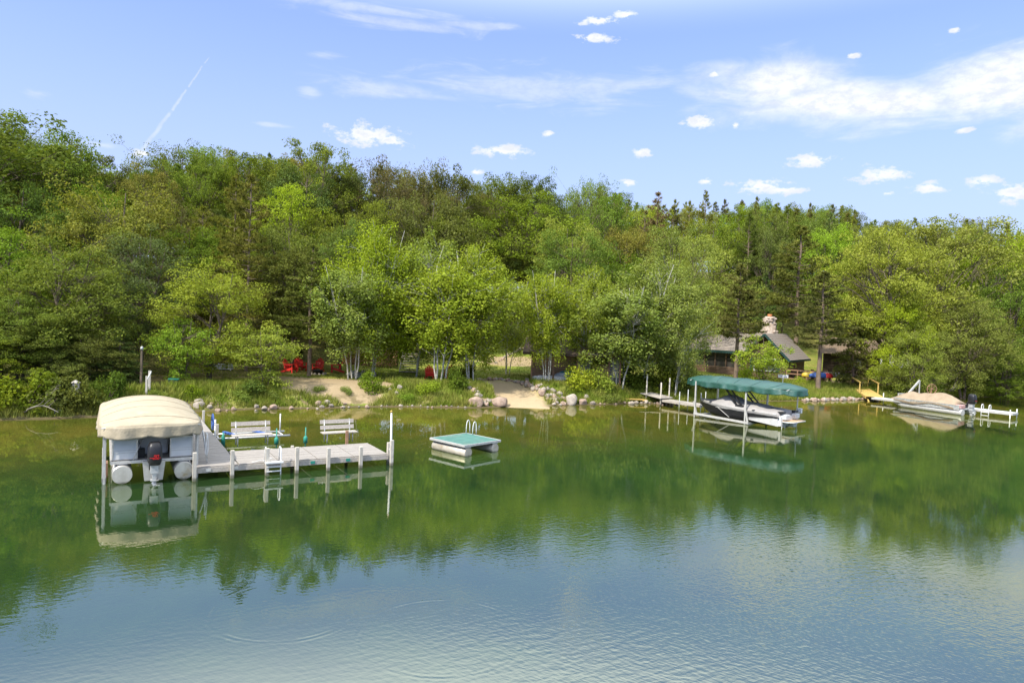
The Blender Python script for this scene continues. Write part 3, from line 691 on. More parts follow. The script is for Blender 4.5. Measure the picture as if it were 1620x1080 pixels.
# ------------------------------------------------------------------ object materials
WEATH = pm('weathered_planks', (.36, .325, .285), (.27, .245, .215), 3, .85, bump=.5, stretch=(1, 8, 1), rnd=.05)
WEATHX = pm('weathered_boards', (.50, .45, .39), (.37, .33, .28), 3, .85, bump=.5, stretch=(6, 1, 6), grime=(.33, .29, .24))
POSTM = pm('weathered_post_wood', wet=.06, c1=(.60, .56, .48), c2=(.45, .41, .34), scale=5, rough=.85, bump=.5, stretch=(3, 3, .5), grime=(.36, .32, .27))
ALU = pm('brushed_aluminium', (.66, .64, .60), (.54, .52, .48), 6, .45, .45, bump=.1)
ALUD = pm('dull_galvanised_steel', (.55, .56, .55), (.40, .41, .40), 6, .55, .5, grime=(.33, .28, .2))
WHITE = pm('white_painted_metal', (.78, .78, .76), (.68, .68, .65), 4, .4, grime=(.55, .53, .48))
CREAM = pm('cream_panel', (.80, .80, .77), (.74, .75, .73), 3, .45)
TANC = pm('tan_canvas', (.43, .365, .25), (.37, .31, .21), 1.6, .8, bump=.7, bscale=1.6, bdist=.09, grime=(.46, .39, .28))
TAN2 = pm('brown_tan_canvas', (.36, .275, .185), (.29, .22, .145), 2.0, .85, bump=.8, bscale=2, bdist=.10)
GREENC = pm('green_vinyl_canvas', (.025, .095, .072), (.018, .072, .055), 1.5, .42, bump=.6, bscale=1.8, bdist=.07, spec=.6)
GREYC = pm('grey_boat_cover', (.37, .35, .33), (.31, .295, .28), 2, .8, bump=.4, bscale=3)
BLACK = pm('black_gelcoat', (.012, .012, .014), (.02, .02, .022), 3, .38, spec=.4)
BLKM = pm('black_satin_metal', (.02, .02, .022), None, 4, .4)
HULLW = pm('white_gelcoat', (.74, .73, .70), (.66, .65, .62), 3, .3, grime=(.5, .45, .36))
TEAK = pm('tan_foam_deck', (.58, .40, .24), (.50, .34, .20), 6, .8)
REDM = pm('red_plastic', (.74, .04, .028), (.62, .035, .025), 5, .5, rnd=.12)
REDL = pm('red_marking', (.75, .03, .03), None, 4, .5)
TURF = pm('green_outdoor_carpet', (.085, .21, .17), (.065, .16, .135), 2.5, .95, bump=.3, bscale=60, grime=(.17, .22, .17))
BLUEM = pm('blue_plastic', (.05, .12, .38), None, 4, .5); TEALM = pm('teal_green_plastic', (.03, .26, .19), None, 4, .5)
YELM = pm('yellow_plastic', (.60, .43, .04), None, 4, .45); YELW = pm('yellow_treated_timber', (.60, .42, .13), (.48, .32, .09), 4, .8, stretch=(3, 3, 3))
ROCKM = pm('pale_granite', (.40, .35, .29), (.26, .225, .19), 3.2, .9, bump=.9, bscale=9, rnd=.45, vor=True)
PINKR = pm('pinkish_boulder', (.42, .31, .24), (.27, .20, .155), 2.6, .9, bump=.9, bscale=8, rnd=.2, vor=True)
GREYR = pm('grey_green_boulder', (.20, .21, .18), (.11, .12, .10), 2.4, .9, bump=1.0, bscale=7)
LOGW = pm('brown_log_siding', (.17, .105, .065), (.12, .075, .048), 3, .7, bump=.3, stretch=(.6, 2, 2))
DKLOG = pm('dark_log_siding', (.07, .045, .03), (.045, .03, .02), 3, .8)
SHING = pm('brown_grey_shingles', (.30, .255, .215), (.21, .18, .155), 9, .9, bump=.6, stretch=(1, 1, 3), grime=(.25, .2, .16))
BRSH = pm('brown_shingles', (.22, .155, .10), (.15, .11, .075), 9, .9, bump=.6)
DKGRN = pm('dark_green_trim', (.018, .055, .05), None, 4, .5)
GLASS = pm('window_glass', (.05, .06, .06), (.10, .12, .11), 1.2, .06, spec=.9)
SCREEN = pm('dark_porch_screen', (.035, .03, .025), (.05, .045, .035), 3, .6)
LATT = pm('grey_lattice', (.36, .34, .30), (.25, .24, .21), 5, .85)
BROWNP = pm('brown_deck_wood', (.30, .17, .10), (.22, .13, .08), 4, .8)
CUTW = pm('cut_firewood_ends', (.52, .33, .18), (.22, .12, .06), 7, .9, vor=True)
TARP = pm('silver_tarp', (.62, .66, .66), (.50, .55, .56), 2, .5, bump=.6, bscale=3)
GREYK = pm('grey_canoe_hull', (.34, .34, .31), (.28, .28, .26), 3, .5); SIGNW = pm('white_sign_face', (.80, .80, .82), None, 4, .5)
BLUINK = pm('blue_grey_lettering', (.16, .2, .40), None, 4, .6); BRICK = pm('orange_flue_tile', (.55, .2, .08), None, 5, .8)
MORT = pm('fieldstone_masonry', (.50, .44, .38), (.33, .25, .20), 5, .9, bump=.9, vor=True); BRANCH = pm('dead_branch', (.26, .23, .19), (.18, .16, .13), 6, .9)
LEGM = ALUD
PONT = pm('aluminium_pontoon_skin', (.66, .63, .56), (.52, .49, .42), 3, .42, .5, bump=.2, grime=(.42, .34, .2), wet=.02)
def Rz(a): return np.array([[math.cos(a), -math.sin(a), 0], [math.sin(a), math.cos(a), 0], [0, 0, 1]])
# ------------------------------------------------------------------ canopy cloth of a boat lift; local x across, y along
def canopy(name, Wd, L, ze, zr, drop, mat, parent, front_hip=.12, corner=.25, scal=6, ripple=.03, seed=1, arch=2.0, seams=()):
    rg = np.random.RandomState(seed); mb = MB(); nu, nv = 37, 61
    def prof(a, b):      # a,b in -1..1
        e = 1-np.abs(b)**(2/front_hip); return ze + (zr-ze)*(1-np.abs(a)**arch)*np.clip(e, 0, 1)
    A = np.linspace(-1, 1, nu); B = np.linspace(-1, 1, nv); ring = []
    def XY(a, b):        # rounded plan
        x = a*Wd/2*(1-corner*np.abs(b)**8*.5); y = b*L/2*(1-corner*.35*np.abs(a)**4); return x, y
    G = np.zeros((nu, nv, 3))
    for i, a in enumerate(A):
        for j, b_ in enumerate(B):
            x, y = XY(a, b_); z = prof(a, b_) + .012*math.sin(18*b_+2*a)*(1-a*a) - .022*abs(math.sin(b_*L*.95))
            G[i, j] = (x, y, z)
    fs = [(i*nv+j, (i+1)*nv+j, (i+1)*nv+j+1, i*nv+j+1) for i in range(nu-1) for j in range(nv-1)]
    mb.add(G.reshape(-1, 3), fs, True)
    per = [(i, 0) for i in range(nu)] + [(nu-1, j) for j in range(1, nv)] + [(i, nv-1) for i in range(nu-2, -1, -1)] + [(0, j) for j in range(nv-2, 0, -1)]
    for bs_ in seams:
        ss_ = [(*XY(a, bs_), prof(a, bs_) + .012*math.sin(18*bs_+2*a)*(1-a*a) - .022*abs(math.sin(bs_*L*.95)) + .008) for a in A[1:-1]]
        mb.tube(ss_, .016, 5)
    P = np.array([G[i, j] for i, j in per]); cum = np.concatenate([[0], np.cumsum(np.linalg.norm(np.diff(P, axis=0), axis=1))])
    n = len(P); out = P[:, :2]/np.array([Wd/2, L/2]); out /= np.linalg.norm(out, axis=1)[:, None]+1e-9; rows = []
    for k, t in enumerate(np.linspace(0, 1, 7)):
        Q = P.copy(); sc = np.abs(np.sin(cum/cum[-1]*PI*scal*2))**.6
        dz = drop*(.76+.24*sc)
        Q[:, 2] -= dz*t; w = ripple*t*(np.sin(cum*5.1)+.6*np.sin(cum*11.3+1)+.4*np.sin(cum*2.1))
        Q[:, :2] += out*(w + .05*math.sin(t*PI)*0 + .02*t)[:, None]; rows.append(Q)
    mb.loft(rows, closed=True, caps=False)
    return mb.build(name, mat, parent, solid=.012)
# ------------------------------------------------------------------ outboard motor, local: faces -y (behind the boat), origin at transom top
def outboard(parent, mat_cowl, digits=None, tilt=.0, z0=0.0, y0=0.0):
    mb = MB()
    secs = []
    for z, w, l, o in ((0, .34, .44, 0), (.12, .42, .52, -.02), (.40, .45, .56, -.02), (.60, .43, .50, -.01), (.72, .34, .40, 0), (.75, .24, .3, 0)):
        ring = []
        for k in range(16):
            t = 2*PI*k/16; cx_ = math.copysign(abs(math.cos(t))**.55, math.cos(t)); sy_ = math.copysign(abs(math.sin(t))**.55, math.sin(t))
            ring.append((cx_*w/2, y0-.3+o+sy_*l/2, z0+z))
        secs.append(ring)
    mb.loft(secs); cw = mb.build('engine_cowl', mat_cowl, parent)
    b2 = MB(); b2.box((0, y0-.27, z0-.14), (.24, .32, .28)); b2.box((0, y0-.28, z0-.45), (.12, .24, .42)); b2.box((0, y0-.30, z0-.52), (.24, .36, .02)); b2.tube([(0, y0-.55, z0-.68), (0, y0-.15, z0-.68)], [.07, .045], 10)
    b2.box((0, y0-.3, z0-.82), (.025, .2, .22)); b2.build('drive_leg', ALUD, parent)
    b3 = MB(); b3.box((0, y0-.05, z0-.05), (.30, .14, .34)); b3.box((.1, y0-.06, z0+.06), (.06, .2, .1)); b3.build('mount_bracket', BLKM, parent)
    pr = MB()
    for k in range(3):
        a = 2*PI*k/3; pr.box((.09*math.cos(a), y0-.58, z0-.68+.09*math.sin(a)), (.13, .012, .06), R=np.array(Matrix.Rotation(-a, 3, 'Y')) @ np.array(Matrix.Rotation(.5, 3, 'X')))
    pr.build('propeller', ALU, parent)
    d = MB(); yy = y0-.3-.02-.285
    d.box((-.10, yy, z0+.27), (.12, .008, .014)); d.box((.13, yy, z0+.27), (.06, .008, .014)); d.box((.02, yy-.001, z0+.235), (.19, .008, .022))
    if digits:
        # seven-segment style strokes of 9 and 0, slanted
        def seg(x0, z0_, x1, z1): d.bar((x0+.25*(z0_), yy-.004, z0+.27+z0_), (x1+.25*z1, yy-.004, z0+.27+z1), .016, .012)
        w, h = .055, .045
        for x, sg in ((-.05, 'abcdfg'), (.03, 'abcdef')):
            if 'a' in sg: seg(x, 2*h, x+w, 2*h)
            if 'b' in sg: seg(x+w, h, x+w, 2*h)
            if 'c' in sg: seg(x+w, 0, x+w, h)
            if 'd' in sg: seg(x, 0, x+w, 0)
            if 'e' in sg: seg(x, 0, x, h)
            if 'f' in sg: seg(x, h, x, 2*h)
            if 'g' in sg: seg(x, h, x+w, h)
    d.build('red_decal', REDL, cw)
    return cw
# ------------------------------------------------------------------ DOCK FRAME A (origin front left post foot)
OX, OY = onz(306, 758); EX, EY = onz(612, 734); AA = math.atan2(EY-OY, EX-OX); UL = math.hypot(EX-OX, EY-OY)
def A(u, v, z=0.0): return (OX + u*math.cos(AA) - v*math.sin(AA), OY + u*math.sin(AA) + v*math.cos(AA), z)
ZD = .45
dock = thing('wooden_dock', 'weathered grey L-shaped wooden dock with white posts beside the tan boat canopy', 'dock', A(0, 0), AA)
def deck(name, u0, u1, v0, v1, along, z=ZD, mat=WEATH, parent=dock, bw=.14):
    mb = MB(); rg = random.Random(3)
    if along == 'u':     # boards run along u
        n = int(round((v1-v0)/bw)); w = (v1-v0)/n
        for k in range(n): mb.box(((u0+u1)/2, v0+w*(k+.5), z-.02+rg.uniform(-.003, .003)), (u1-u0-.01, w-.012, .04))
    else:
        n = int(round((u1-u0)/bw)); w = (u1-u0)/n
        for k in range(n): mb.box((u0+w*(k+.5), (v0+v1)/2, z-.02+rg.uniform(-.003, .003)), (w-.012, v1-v0-.01, .04))
    return mb.build(name, mat, parent)
V0, V1 = -.12, 2.30
deck('walkway_deck', 0.05, 1.42, -.12, 14.6, 'u')
nsec = 4; us = np.linspace(1.45, UL-.02, nsec+1)
for k in range(nsec): deck('deck_section', us[k]+.012, us[k+1]-.012, V0, V1, 'u')
fr = MB(); fr.box(((UL)/2, V0-.02, ZD-.13), (UL-.02, .04, .17)); fr.box((UL+.0, (V0+V1)/2, ZD-.13), (.04, V1-V0, .17)); fr.box(((1.45+UL)/2, V1+.02, ZD-.13), (UL-1.45, .04, .17)); fr.box((.02, 7.3, ZD-.13), (.04, 14.6, .17)); fr.box((1.44, 8.6, ZD-.13), (.04, 12.4, .17))
for u in us: fr.box((u, (V0+V1)/2, ZD-.12), (.05, V1-V0-.06, .12))
fr.build('fascia_frame', WEATHX, dock)
for px, py, h in ((306,758,.98),(365,753,.98),(420,749,.98),(467,745.5,.95),(517,742,.85),(568,738,.82),(612,734,1.0),(614.5,735,.85)):
    x, y = onz(px, py); du, dv = x-OX, y-OY; u = du*math.cos(AA)+dv*math.sin(AA); v = -.23 if px < 613 else .12
    if px > 610: u = UL+.10
    mb = MB(); mb.box((u, v, (h-1.6)/2), (.125, .125, h+1.6)); mb.build('post', POSTM, dock, bevel=.01)
for (u, v, h) in ((UL-.9, V1+.12, 1.0), (3.9, V1+.12, .5), (1.6, 6.5, .85), (-.12, 5, .8), (1.56, 11, .85), (-.12, 10.5, .8)):
    mb = MB(); mb.box((u, v, (h-1.6)/2), (.11, .11, h+1.6)); mb.build('post', BROWNP if h == 1.0 else POSTM, dock, bevel=.01)
lad = MB(); LU = 2.62
for s_ in (-.25, .25):
    lad.tube([(LU+s_, .05, ZD), (LU+s_, .05, ZD+.42), (LU+s_, -.02, ZD+.52), (LU+s_, -.16, ZD+.52), (LU+s_, -.25, ZD+.4), (LU+s_, -.27, -.75)], .024, 8)
for z in (-.02, .14, .3): lad.box((LU, -.28, z), (.5, .09, .03))
lad.box((LU, -.33, .47), (.62, .2, .05)); lad.build('swim_ladder', WHITE, dock)
rp = MB(); tt = np.linspace(0, 1, 14); rp.tube(np.stack([1.9+.7*tt, -.05-.05*np.sin(tt*9), ZD+.03+.10*np.abs(np.sin(tt*5))*tt], 1), .012, 6); rp.build('mooring_rope', WHITE, dock)
for k, (u) in enumerate((0.45, 1.35, 4.05, 5.4)):
    mb = MB(); mb.box((u, V0-.055, ZD-.12), (.16, .02, .1)); mb.build('corner_bracket', TEALM if k > 1 else ALU, dock)
# benches
def bench(px, py, w, lab):
    x, y = onz(px, py, ZD); t = thing('dock_bench', lab, 'bench', (x, y, ZD), AA + .02, 'benches on the wooden dock')
    for dz, hh in ((.60, .17), (.83, .17)):
        mb = MB(); mb.box((0, .20+(dz-.6)*.25, dz), (w, .035, hh), R=np.array(Matrix.Rotation(-.15, 3, 'X'))); mb.build('back_slat', WEATHX, t)
    mb = MB()
    for v in (-.24, -.09, .06): mb.box((0, v, .42), (w+.04, .135, .04))
    mb.build('seat', WEATHX, t)
    for s_ in (-1, 1):
        mb = MB(); xx = s_*(w/2-.18)
        mb.tube([(xx, -.22, 0), (xx, -.22, .36), (xx, -.18, .4), (xx, .15, .4)], .025, 8); mb.tube([(xx, .17, 0), (xx, .17, .45), (xx, .28, .93)], .025, 8); mb.build('leg_frame', ALUD, t)
    return t
bench(398, 703, 1.52, 'weathered grey bench on the dock nearest the boat canopy')
bench(535, 698, 1.46, 'weathered grey bench near the outer end of the dock by the flagpole')
# flagpole
x, y = onz(617.5, 734); x2, y2, z2 = atD(619.3, 651, y+.1)
t = thing('flagpole', 'thin white flagpole leaning at the end post of the wooden dock', 'flagpole', (x, y, 0))
mb = MB(); top = (x2-x, .1, z2); mb.tube([(0, 0, -.6), (0.0, 0.0, 1.1), top], [.045, .045, .032], 10); mb.build('pole', WHITE, t)
mb = MB(); mb.ball(top, (.10, .10, .12)); mb.build('finial', pm('gilt_finial', (.6, .4, .1), None, 4, .4, .6), t)
mb = MB(); mb.tube([(-.07, -.05, .55), (-.06, -.08, .62), (.05, -.08, .66), (.07, 0, .62)], .014, 6); mb.build('lashing_rope', WHITE, t)
# small craft lift behind dock with wheel
bx, by = onz(338, 706)
t = thing('watercraft_lift', 'small empty watercraft lift with blue bunks and crank wheel behind the dock', 'boat lift', (bx, by, 0), AA)
mb = MB()
for v in (0.0, 1.15): mb.tube([(-.4, v, .32), (3.2, v, .32)], .045, 8)
for u in (.2, 2.9): mb.tube([(u, 0, .32), (u, 1.15, .32)], .04, 8)
mb.tube([(1.9, 1.15, .32), (2.9, .0, .32)], .03, 8); mb.build('frame', ALU, t)
for u in (.75, 2.0):
    mb = MB(); mb.box((u, .55, .42), (.14, 1.15, .09), R=Rz(.38)); mb.build('bunk', BLUEM, t, bevel=.02)
mb = MB(); mb.tube([(0.05, .1, -.6), (.05, .1, 1.15)], .04, 8); mb.build('upright', ALU, t)
mb = MB(); rr = .34; mb.tube([(-.05+.0, .1+rr*math.cos(a), 1.05+rr*math.sin(a)) for a in np.linspace(0, 2*PI, 25)], .025, 6)
for k in range(5):
    a = 2*PI*k/5; mb.tube([(-.05, .1, 1.05), (-.05, .1+rr*math.cos(a), 1.05+rr*math.sin(a))], .015, 5)
w_ = mb.build('crank_wheel', BLUEM, t)
for (u, v, h) in ((-.6, .6, .75), (.35, -.15, .62)):
    mb = MB(); mb.tube([(u, v, -.4), (u, v, h*.55)], .035, 8); mb.tube([(u, v, 0.0), (u, v, h*.6), (u, v, h)], [.09, .08, .02], 10); mb.build('guide_post', TEALM, t)
mb = MB(); mb.tube([(3.0, 1.15, 0), (3.0, 1.15, 1.15)], .03, 8); mb.build('upright', ALU, t)
for px, lab in ((437, 'teal bumper post standing in the water behind the left dock bench'), (483, 'teal bumper post standing in the water between the two dock benches')):
    x, y = onz(px, 706 if px < 460 else 704); t = thing('bumper_post', lab, 'post', (x, y, 0), AA, 'teal bumper posts behind the dock')
    mb = MB(); mb.tube([(0, 0, -.6), (0, 0, .8)], .028, 8); mb.build('rod', TEALM, t); mb = MB(); mb.tube([(0, 0, .1), (0, 0, .35), (0, 0, .42)], [.09, .09, .04], 10); mb.build('bumper_sleeve', TEALM, t)
# ------------------------------------------------------------------ LEFT LIFT + PONTOON BOAT
LC0 = (-1.27, 3.3)      # centre of the canopy in frame A
lift = thing('boat_lift', 'aluminium boat lift with a tan canvas canopy beside the wooden dock', 'boat lift', A(*LC0), AA)
canopy('canopy', 3.15, 6.9, 1.95, 2.38, .44, TANC, lift, front_hip=.42, corner=.22, scal=7, ripple=.05, seed=3, arch=2.2, seams=(-.82, -.42, 0, .42, .8))
for sx in (-1, 1):
    for v in (-2.9, 2.6):
        mb = MB(); mb.box((sx*1.40, v, .45), (.10, .10, 2.8)); mb.build('upright', ALU, lift)
        mb = MB(); mb.box((sx*1.40, v-.13, .35), (.05, .05, 2.3)); mb.build('guide_rail', ALU, lift)
    mb = MB(); mb.box((sx*1.40, -.0, 1.82), (.07, 5.9, .09)); mb.box((sx*1.40, -.15, .12), (.12, 5.6, .12)); mb.build('side_beam', ALU, lift)
mb = MB()
for v in (-3.2, -1.6, 0, 1.6, 3.1): mb.tube([(a*1.5, v, 1.88+.40*(1-abs(a)**2.2)*(1-abs(v/3.45)**4.8)) for a in np.linspace(-1, 1, 11)], .02, 6)
mb.build('canopy_bow', ALU, lift)
mb = MB()
for v in (-2.6, 2.6): mb.box((0, v, -.25), (2.9, .12, .14))
mb.build('cradle_beam', ALUD, lift)
mb = MB(); mb.tube([(1.75, -2.7, .62), (1.7, -2.2, 1.25), (1.6, -1.6, 1.9)], .03, 8); mb.tube([(1.72, -3.0, .5), (1.72, -2.6, 1.5)], .03, 8); mb.bar((1.72, -3.0, .6), (1.75, -2.7, .62), .03); mb.build('side_brace', ALUD, lift)
mb = MB(); mb.box((-1.35, -2.2, .33), (.12, .5, .5)); mb.build('side_board', BROWNP, lift)
mb = MB(); tt = np.linspace(0, 1, 12); mb.tube(np.stack([1.72+.04*np.sin(tt*7), -3.0+tt*.2, 1.5-.75*np.sin(tt*PI)], 1), .015, 6); mb.build('hanging_rope', WHITE, lift)
pb = thing('pontoon_boat', 'pontoon boat with cream side fences and black outboard under the tan canopy', 'boat', A(-1.22, .1), AA)
for sx in (-1, 1):
    mb = MB(); yy = [0.0, .001, 5.2, 5.8, 6.2]; rr = [.29, .30, .30, .22, .04]
    mb.tube([(sx*.93, y_, .30 + (.12 if y_ > 6 else 0)) for y_ in yy], rr, 24); mb.build('pontoon', PONT, pb)
    mb = MB()
    for y_ in np.arange(.3, 5.5, .7): mb.box((sx*.93, y_, .62), (.3, .08, .08))
    mb.build('pontoon_bracket', ALUD, pb)
mb = MB(); mb.box((0, 3.05, .695), (2.5, 5.7, .05)); mb.build('deck', pm('grey_marine_carpet', (.32, .30, .27), None, 8, .95), pb)
mb = MB()
for sx in (-1, 1): mb.box((sx*1.26, 3.05, .69), (.05, 5.7, .1))
mb.box((0, .19, .69), (2.5, .04, .1)); mb.build('deck_rail', ALU, pb)
def fence_panel(x0, x1, y0, y1, name='fence_panel', z0=.76, z1=1.45):
    mb = MB(); mb.box(((x0+x1)/2, (y0+y1)/2, (z0+z1)/2), (max(abs(x1-x0), .03), max(abs(y1-y0), .03), z1-z0))
    f = mb.build(name, CREAM, pb)
    mb = MB(); n_ = (x1-x0, y1-y0); ox = -.022 if abs(x1-x0) < .05 else 0; 
    for z in (z0, z1, z0+.22, z0+.30):
        for s_ in (-1, 1):
            if abs(n_[0]) > abs(n_[1]): mb.box(((x0+x1)/2, y0+s_*.02, z), (x1-x0+.04, .016, .03 if z in (z0, z1) else .012))
            else: mb.box((x0+s_*.02, (y0+y1)/2, z), (.016, y1-y0+.04, .03 if z in (z0, z1) else .012))
    for (x, y) in ((x0, y0), (x1, y1)): mb.box((x, y, (z0+z1)/2), (.045, .045, z1-z0+.03))
    mb.build('panel_frame', ALU, f); return f
fence_panel(-1.2, -.50, .35, .35); fence_panel(.52, 1.2, .35, .35); fence_panel(-1.2, -1.2, .40, 5.7); fence_panel(1.2, 1.2, .40, 5.7)
mb = MB(); mb.box((-.05, 1.35, 1.05), (1.1, .5, .62)); mb.box((.0, 1.6, 1.2), (1.2, .15, .5)); mb.build('seat_back', CREAM, pb, bevel=.05)
mb = MB(); mb.box((-.38, .75, .87), (.26, .34, .3)); mb.tube([(-.38, .75, 1.0), (-.4, .7, 1.15), (-.45, .7, 1.3)], .012, 6); mb.build('battery_box', BLKM, pb)
mb = MB(); mb.tube([(-.62, .2, .74), (-.3, .5, 1.5)], .018, 6); mb.build('rail_strut', ALU, pb)
mb = MB(); mb.box((0, .12, .38), (.55, .22, .66), taper=1.25); mb.build('motor_pod', ALU, pb)
outboard(pb, BLACK, digits=True, z0=.66, y0=.02)
# ------------------------------------------------------------------ RAFT
rx_, ry_ = onz(736, 707, 0); c0 = np.array(onz(738, 703.5, .5)); c1 = np.array(onz(677.5, 692.5, .5)); c2 = np.array(onz(794.5, 695, .5)); c3 = c1+c2-c0
cc = (c1+c2)/2; ang = math.atan2(*(c2-c0)[::-1]); Ls = (np.linalg.norm(c2-c0)+np.linalg.norm(c1-c0))/2
raft = thing('swim_raft', 'square swim raft with a teal carpet deck floating beyond the dock', 'raft', (cc[0], cc[1], 0), ang)
h = Ls/2
mb = MB(); mb.box((0, 0, .47), (Ls-.04, Ls-.04, .05)); mb.build('carpet_deck', TURF, raft)
mb = MB()
for s_ in (-1, 1): mb.box((s_*h, 0, .455), (.045, Ls+.05, .10)); mb.box((0, s_*h, .455), (Ls-.045, .045, .10))
for u in np.linspace(-h+.3, h-.3, 5): mb.box((0, u, .41), (Ls-.06, .05, .06))
mb.build('deck_edge', ALU, raft, bevel=.006)
pass
DRTB = pm('stained_pontoon', (.60, .55, .46), (.46, .40, .31), 3, .5, .35, grime=(.36, .27, .15), wet=-.03)
for s_ in (-1, 1):
    mb = MB(); mb.tube([(s_*(h-.28), -h+.02, .13), (s_*(h-.28), -h+.05, .13), (s_*(h-.28), h-.05, .13), (s_*(h-.28), h-.02, .13)], [.20, .235, .235, .2], 20); pt = mb.build('float_tube', DRTB, raft)
    mb = MB()
    for u in np.linspace(-h+.2, h-.2, 5): mb.box((s_*(h-.28), u, .38), (.06, .05, .10)); 
    for e in (-1, 1): mb.box((s_*(h-.28), e*(h-.06), .385), (.34, .03, .08))
    mb.build('bracket', ALU, pt)
# handrails at the far corner: two hoops
for k, (px, py) in enumerate(((739.5, 685), (749.8, 687))):
    x, y = onz(px, py, .5); dx, dy = x-cc[0], y-cc[1]; u = dx*math.cos(ang)+dy*math.sin(ang); v = -dx*math.sin(ang)+dy*math.cos(ang)
    mb = MB(); pts = []
    for q in np.linspace(0, 1, 13):
        a = q*PI; pts.append((u-.10*math.cos(a)*1.0+.03, v+.10*math.cos(a)*.2, .5+(.62 if k == 0 else .60)*min(1, math.sin(a)**.55)))
    mb.tube(pts, .02, 8); mb.build('grab_rail', WHITE, raft)
# ------------------------------------------------------------------ RIGHT LIFT WITH GREEN CANOPY
P1 = np.array(onz(1264, 625, 2.35)); P0 = np.array(onz(1098, 597, 2.55)); 
P1 = np.array(atD(1262, 618, 41.5)[:2]); P0 = np.array(atD(1104, 595, 46.8)[:2])
ctr = (P0+P1)/2; dd = P1-P0; gl_ang = math.atan2(dd[1], dd[0]) + PI/2     # local -y... +y is bow (far left)
LL = np.linalg.norm(dd)+.9
gl2 = thing('boat_lift', 'boat lift with a long dark green canopy over the grey covered boat', 'boat lift', (ctr[0], ctr[1], 0), gl_ang)
canopy('canopy', 2.9, LL, 2.42, 2.74, .40, GREENC, gl2, front_hip=.34, corner=.55, scal=5, ripple=.075, seed=8, arch=2.0, seams=(-.7, -.35, 0, .35, .7))
mb = MB()
for v in np.arange(-LL/2+.5, LL/2-.3, .75): mb.tube([(a*1.3, v, 2.36+.25*(1-abs(a)**2)*(1-abs(2*v/LL)**5.9)) for a in np.linspace(-1, 1, 9)], .018, 6)
mb.build('canopy_bow', ALU, gl2)
for sx in (-1, 1):
    for v in (-.9, 2.75):
        mb = MB(); mb.box((sx*1.34, v, .5), (.09, .09, 3.7)); mb.build('upright', ALU, gl2)
    mb = MB(); mb.box((sx*1.25, 0.1, 2.30), (.06, LL-2.6, .08)); mb.build('canopy_rail', ALU, gl2)
    mb = MB(); mb.bar((sx*1.36, -1.15, .10), (sx*1.36, 2.8, .20), .10, .14); mb.bar((sx*1.36, -1.1, .12), (sx*1.36, -.95, .85), .09, .09); mb.bar((sx*1.36, 2.6, .2), (sx*1.3, 2.9, 1.0), .09, .09); mb.bar((sx*1.30, 2.2, .16), (sx*1.30, .9, .05), .06, .06); mb.build('cradle_rail', ALU, gl2)
mb = MB(); mb.box((0, -1.1, .05), (2.6, .12, .12)); mb.box((0, 2.6, .12), (2.6, .12, .12)); mb.build('cradle_beam', ALUD, gl2)
mb = MB(); mb.box((1.5, -3.0, .95), (.16, .28, .30)); mb.build('lift_motor', CREAM, gl2)
mb = MB(); mb.box((1.36, -2.9, .5), (.06, .06, 3.0)); mb.build('upright', ALU, gl2)
# boat hull, local y bow forward
sp = thing('speedboat', 'black and white wakeboard boat under a grey cover on the green canopy lift', 'boat', (ctr[0], ctr[1], .1), gl_ang)
HB = 6.1; ys = np.linspace(-2.9, 3.2, 25); secH = []; gun = []
for y_ in ys:
    t_ = (y_+2.9)/HB; w = 1.18*(1 - max(0, (t_-.42)/.58)**2.3) + .03; zg = .76+.22*t_**1.6; zk = -.12 + .9*max(0, (t_-.72)/.28)**2.2
    zc = .12 + .55*max(0, (t_-.55)/.45)**2
    wc = w*.86
    secH.append([(-w, y_, zg), (-w*.99, y_, zg*.62+zc*.38), (-wc, y_, zc+.06), (-wc*.97, y_, zc-.02), (-wc*.5, y_, (zk+zc)/2-.05), (0, y_, zk), (wc*.5, y_, (zk+zc)/2-.05), (wc*.97, y_, zc-.02), (wc, y_, zc+.06), (w*.99, y_, zg*.62+zc*.38), (w, y_, zg)])
    gun.append((w, zg))
mb = MB(); mb.loft(secH, closed=False, caps=False, smooth=True)
mb.add(secH[0], [tuple(range(11))[::-1]]); mb.build('hull', BLACK, sp, solid=.02)
mb = MB(); ga = []
for sgn in (-1, 1):
    rr_ = []
    for y_, (w, zg) in zip(ys, gun): rr_.append((sgn*(w+.015), y_, zg-.01))
    mb.tube(rr_, .028, 6)
mb.build('rub_rail', ALU, sp)
# white lower stern wedge
for sgn in (-1, 1):
    mb = MB(); mb.add([(sgn*1.20, -2.95, .52), (sgn*1.20, -.9, .34), (sgn*1.15, -.75, .22), (sgn*1.10, -2.95, .02), (sgn*1.0, -2.95, .52), (sgn*1.0, -.9, .34), (sgn*1.0, -.75, .22), (sgn*1.0, -2.95, .02)], [(0,1,2,3),(7,6,5,4),(0,4,5,1),(1,5,6,2),(2,6,7,3),(3,7,4,0)]); mb.build('hull_side_wedge', HULLW, sp)
for sgn in (-1, 1):
    mb = MB(); mb.bar((sgn*1.19, 1.2, .74), (sgn*1.10, .35, .16), .02, .035); mb.bar((sgn*1.20, 1.3, .72), (sgn*1.21, -.6, .66), .012, .03); mb.build('hull_stripe', ALU, sp)
mb = MB(); mb.box((0, -3.02, .35), (2.2, .2, .62)); mb.box((-.62, -3.18, .60), (.55, .3, .3)); mb.box((.62, -3.18, .60), (.55, .3, .3)); mb.build('transom', HULLW, sp, bevel=.04)
mb = MB(); mb.box((-.8, -3.0, .86), (.42, .34, .10)); mb.box((.8, -3.0, .86), (.42, .34, .10)); mb.build('stern_pad', BLKM, sp, bevel=.02)
mb = MB(); pts = [(1.0, -3.1), (1.0, -3.5), (.8, -3.75), (-.8, -3.75), (-1.0, -3.5), (-1.0, -3.1)]
